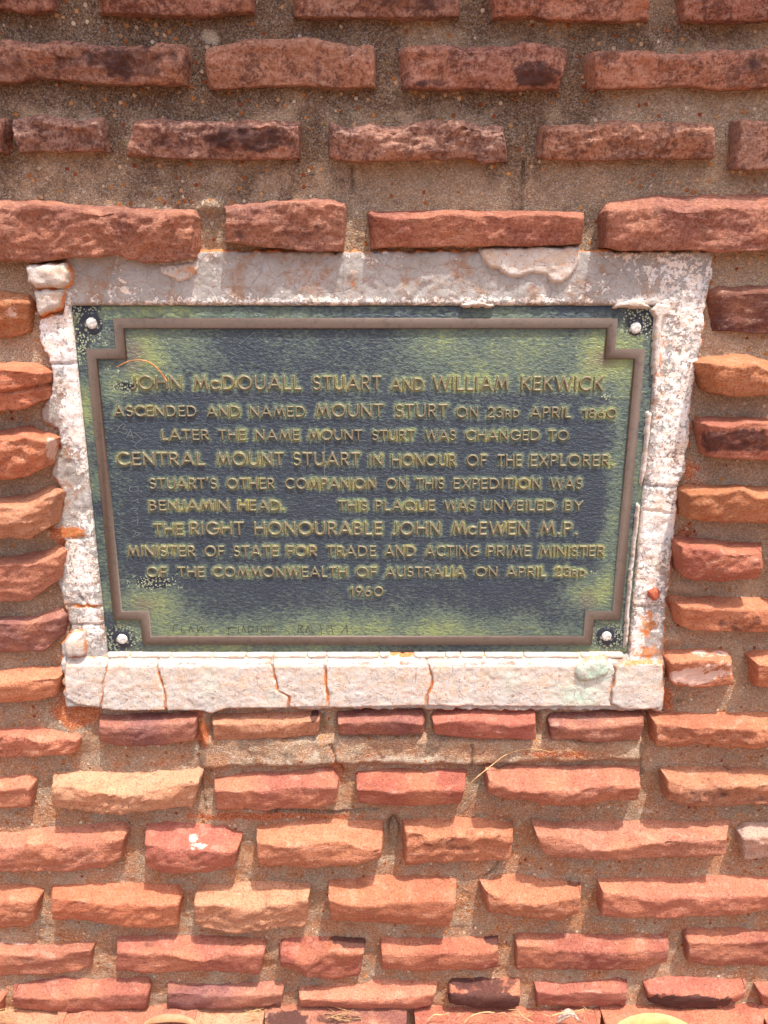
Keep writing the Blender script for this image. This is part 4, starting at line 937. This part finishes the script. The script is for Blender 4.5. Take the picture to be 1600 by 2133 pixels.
relief("plate", plate_poly, lambda q, s: FD - .0012 * sst(BI, 0, s) + .0002 * fbm(p3of(q) * 120, 2, 3), M_PLATE, plq, step=.0016, edge=.0016, back=-.004,
       attrs={"patina": patina, "bright": bright, "flake": flake, "brown": brown})
# border band
outer = notch(BI, BN); BH = .0030
rings = [(off(outer, .0007), FD - .001), (off(outer, .0003), FD + BH - .0007), (off(outer, -.0003), FD + BH), (off(outer, -BW + .0003), FD + BH), (off(outer, -BW - .0003), FD + BH - .0007), (off(outer, -BW - .0008), FD - .001)]
V = []; Fc = []
for r_, d_ in rings:
    for (x, z) in r_: V.append((x, -d_, z))
for k in range(len(rings) - 1):
    for i in range(12):
        j = (i + 1) % 12; Fc.append((k * 12 + i, k * 12 + j, (k + 1) * 12 + j, (k + 1) * 12 + i))
make_obj("border", V, np.array(Fc)[:, ::-1].copy(), M_BRONZE, plq, smooth=False)
# screws
for i, (sx_, sy_) in enumerate(SCR):
    c = U(sx_, sy_, PLQ_D)
    def disc(name, rad, h0, h1, mat, parent, dome=.0, n=28, jit=0., seed=0):
        V = []; Fc = []; rr = random.Random(seed)
        prof = [(1.0, h0), (1.0, h0 + (h1 - h0) * .6), (.88, h1), (.55, h1 + dome * .7), (.2, h1 + dome)]
        jj = [1 + jit * rr.uniform(-1, 1) for _ in range(n)]
        for r_, hh in prof:
            for k in range(n):
                a = 2 * pi * k / n; V.append((c[0] + rad * r_ * jj[k] * cos(a), -hh, c[2] + rad * r_ * jj[k] * sin(a)))
        V.append((c[0], -(h1 + dome * 1.05), c[2])); top = len(V) - 1
        for q_ in range(len(prof) - 1):
            for k in range(n):
                k2 = (k + 1) % n; Fc.append((q_ * n + k, q_ * n + k2, (q_ + 1) * n + k2, (q_ + 1) * n + k))
        Fl = [f[::-1] for f in Fc] + [((len(prof) - 1) * n + (k + 1) % n, (len(prof) - 1) * n + k, top) for k in range(n)]
        return make_obj(name, V, Fl, mat, parent)
    wsh = disc("washer", .0125 if i != 1 else .0085, FD - .002, FD + .0004, M_WASHER, plq, 0, jit=.03, seed=i)
    disc("screw_head", .0058 if i != 2 else .0062, FD - .001, FD + .0016, M_SCREW, wsh, .0007, jit=.05, seed=i + 9)
# scratches: a tag scored into the left of the field and a row of faint marks near the lower edge
def ribbon(name, lines, wd, mat, parent, d, h=.0003):
    V = []; Fc = []
    for s in lines:
        P = [U(x, y, d) for x, y in s]
        for k in range(len(P) - 1):
            a, b_ = P[k], P[k + 1]; e = b_ - a; l = math.hypot(e[0], e[2]) or 1; nx, nz = -e[2] / l * wd / 2, e[0] / l * wd / 2
            i0 = len(V); yy = -(d + h + .00003 * (k % 2))
            V += [(a[0] + nx, yy, a[2] + nz), (a[0] - nx, yy, a[2] - nz), (b_[0] - nx, yy, b_[2] - nz), (b_[0] + nx, yy, b_[2] + nz)]
            Fc.append((i0, i0 + 1, i0 + 2, i0 + 3))
    return make_obj(name, V, np.array(Fc), mat, parent, smooth=False)
baz = [PR("243,897 250,888 258,882 262,886 256,893 266,896 262,904 250,899 246,898"), PR("263,913 272,896 278,916"), PR("266,908 277,907"), PR("279,900 296,914 280,928 289,936")]
bar = [PR("270,1014 288,1014 288,1022 280,1025 270,1022 270,1014"), PR("274,1045 288,1039 286,1048"), PR("272,1060 288,1058 280,1066 288,1072"), PR("272,1088 288,1082 286,1094"), PR("276,1104 292,1112 276,1120 284,1108")]
low = [PR("362,1302 360,1318"), PR("362,1302 368,1300 372,1302"), PR("378,1304 378,1316 386,1316"), PR("394,1316 397,1304 403,1316"), PR("412,1304 412,1316 420,1304 424,1316"), PR("470,1310 492,1306"), PR("477,1302 476,1320"), PR("497,1304 497,1316"),
       PR("504,1316 507,1304 512,1316"), PR("518,1304 518,1316 526,1314 528,1306 518,1304"), PR("536,1303 536,1317"), PR("544,1304 556,1306 556,1316 544,1316 544,1304"), PR("560,1304 572,1304"), PR("562,1310 570,1310"), PR("560,1304 560,1316 572,1316"),
       PR("622,1300 621,1320"), PR("622,1301 632,1304 624,1310 633,1318"), PR("637,1318 641,1304 647,1318"), PR("650,1304 650,1318 656,1318"), PR("668,1302 670,1320"), PR("690,1304 694,1320"), PR("684,1304 700,1303"), PR("712,1318 722,1301 724,1318")]
top_s = [PR("342,702 348,722 350,740"), PR("360,708 361,724 364,733"), PR("500,716 520,700 531,692"), PR("750,752 762,762"), PR("676,900 676,1000")]
for q_ in baz + bar: ribbon('graffiti_scratch', [q_], .0006, M_SCRATCH, plq, FD)
for q_ in low: ribbon('dark_scratch', [q_], .0006, M_MARK, plq, FD)
for q_ in top_s: ribbon("long_scratch", [q_], .0005, M_SCRATCH, plq, FD)

# ------------------------------------------------------------------ stems, leaves, litter
def tube(name, P, r0, r1, mat, n=6):
    P = [np.array(p, float) for p in P]; V = []; Fc = []
    # smooth the path
    for _ in range(2):
        Q = [P[0]]
        for k in range(len(P) - 1): Q += [P[k] * .75 + P[k + 1] * .25, P[k] * .25 + P[k + 1] * .75]
        P = Q + [P[-1]]
    for k, p in enumerate(P):
        t = P[min(k + 1, len(P) - 1)] - P[max(k - 1, 0)]; t /= np.linalg.norm(t) + 1e-9
        s = np.cross(t, (0, 1, .2)); s /= np.linalg.norm(s) + 1e-9; q = np.cross(t, s); r = r0 + (r1 - r0) * k / (len(P) - 1)
        for j in range(n): a = 2 * pi * j / n; V.append(p + r * (cos(a) * s + sin(a) * q))
        if k:
            for j in range(n): j2 = (j + 1) % n; Fc.append((k * n - n + j, k * n - n + j2, k * n + j2, k * n + j))
    return make_obj(name, V, np.array(Fc), mat)
tag(tube("dry_grass_stem", [U(243, 765, .010), U(262, 754, .013), U(285, 749, .014), U(308, 752, .013), U(326, 765, .012), U(338, 780, .010), U(347, 794, .010)], .0004, .0011, M_ORSTRAW),
    "curved orange dry stem caught on the plaque's upper left notch", "grass stem")
tag(tube("dry_grass_stem", [U(975, 1636, .016), U(990, 1622, .022), U(1010, 1605, .020), U(1030, 1590, .016), U(1050, 1573, .014), U(1085, 1561, .013), U(1120, 1560, .012), U(1150, 1567, .012)], .0008, .0003, M_STRAW),
    "long pale dry stem lying across the joint below the plaster", "grass stem")
def leaf(pts, wd, mat, name, sag=.003):
    P = [np.array(p) for p in pts]
    for _ in range(2):
        Q = [P[0]]
        for k in range(len(P) - 1): Q += [P[k] * .75 + P[k + 1] * .25, P[k] * .25 + P[k + 1] * .75]
        P = Q + [P[-1]]
    n = len(P); V = []; Fc = []; m = 7
    for lay in (0, 1):
        for k, p in enumerate(P):
            t = P[min(k + 1, n - 1)] - P[max(k - 1, 0)]; s = np.cross(t, (0, 0, 1.)); s /= np.linalg.norm(s) + 1e-9
            f = k / (n - 1); ww = wd * (sin(pi * f ** .85) ** .8 if 0 < f < 1 else .02)
            for j in range(m):
                u = j / (m - 1) * 2 - 1
                V.append(p + s * u * ww / 2 + np.array([0, 0, sag * (u * u) - lay * .0005]))
    for lay in (0, 1):
        o_ = lay * n * m
        for k in range(n - 1):
            for j in range(m - 1):
                q = (o_ + k * m + j, o_ + k * m + j + 1, o_ + k * m + m + j + 1, o_ + k * m + m + j); Fc.append(q if not lay else q[::-1])
    return make_obj(name, V, np.array(Fc), mat)
def lw(x, y, d, dz=0):
    p = U(x, y, d); p[2] += dz; return p
tag(leaf([lw(300, 2134, .034), lw(318, 2129, .034, .001), lw(345, 2125, .033, .002), lw(375, 2126, .033, .002), lw(398, 2131, .034, .001), lw(414, 2138, .036)], .012, M_LEAF, "dry_leaf", .002),
    "curled pale brown dry leaf on the lowest course, left of the other leaf", "leaf")
tag(leaf([lw(1284, 2142, .034), lw(1312, 2136, .034, .001), lw(1340, 2131, .033, .002), lw(1375, 2129, .033, .002), lw(1408, 2133, .034, .001), lw(1440, 2142, .036)], .019, M_LEAF2, "dry_leaf", .003),
    "yellow green fallen leaf on the lowest course, towards the right", "leaf")
tag(leaf([lw(1160, 2136, .040, .002), lw(1176, 2122, .040, .004), lw(1190, 2120, .040, .006), lw(1208, 2134, .040, .002)], .012, M_BARK, "bark_scrap", .004), "small grey scrap of bark among dead twigs on the lowest course", "bark")
tws = [("892,2128 905,2114 920,2118 935,2112", "curly dry twig at the left of the litter on the lowest course"), ("968,2132 980,2118 1010,2110 1030,2112", "hooked dry twig left of centre in the litter on the lowest course"),
       ("1078,2106 1088,2120 1110,2132", "straight dry twig leaning beside the burnt stone"), ("1150,2118 1170,2112 1200,2110 1216,2104", "longest dry twig crossing above the grey bark scrap")]
for i, (s, lb) in enumerate(tws):
    tag(tube("dry_twig", [lw(x, y, .030 + .004 * i, .002) for x, y in PR(s)], .0010, .0005, M_STRAW), lb, "twig", "dry twigs on the lowest course")
V = []; Fc = []; r = random.Random(9)
for _ in range(150):
    x = r.choice([r.gauss(1190, 40), r.gauss(1080, 20), r.gauss(720, 14), r.gauss(535, 10), r.gauss(10, 12)]); y = r.uniform(2108, 2132)
    p = lw(x, y, r.uniform(.012, .036), .001 + r.uniform(0, .005)); a = r.uniform(0, pi); l = r.uniform(.004, .012); dx, dz = cos(a) * l, sin(a) * l * .4
    dy = r.uniform(-.4, .4) * l; i0 = len(V); w_ = r.uniform(.0003, .0006)
    V += [p + (-dx, -dy, -dz), p + (-dx, -dy, -dz + w_ * 2), p + (dx, dy, dz + w_), p + (dx, dy, dz), p + (0, -w_, 0)]
    Fc += [(i0, i0 + 1, i0 + 2, i0 + 3), (i0, i0 + 3, i0 + 4, i0 + 4)]
Fc = [f if f[2] != f[3] else f[:3] for f in Fc]
lt = make_obj("dead_grass", np.array(V), Fc, M_STRAW); lt['kind'] = 'stuff'; lt['label'] = "dead grass litter caught along the lowest joint"
print("tris", sum(len(o.data.polygons) * 2 for o in bpy.data.objects if o.type == 'MESH'), "stones", len(STONES))
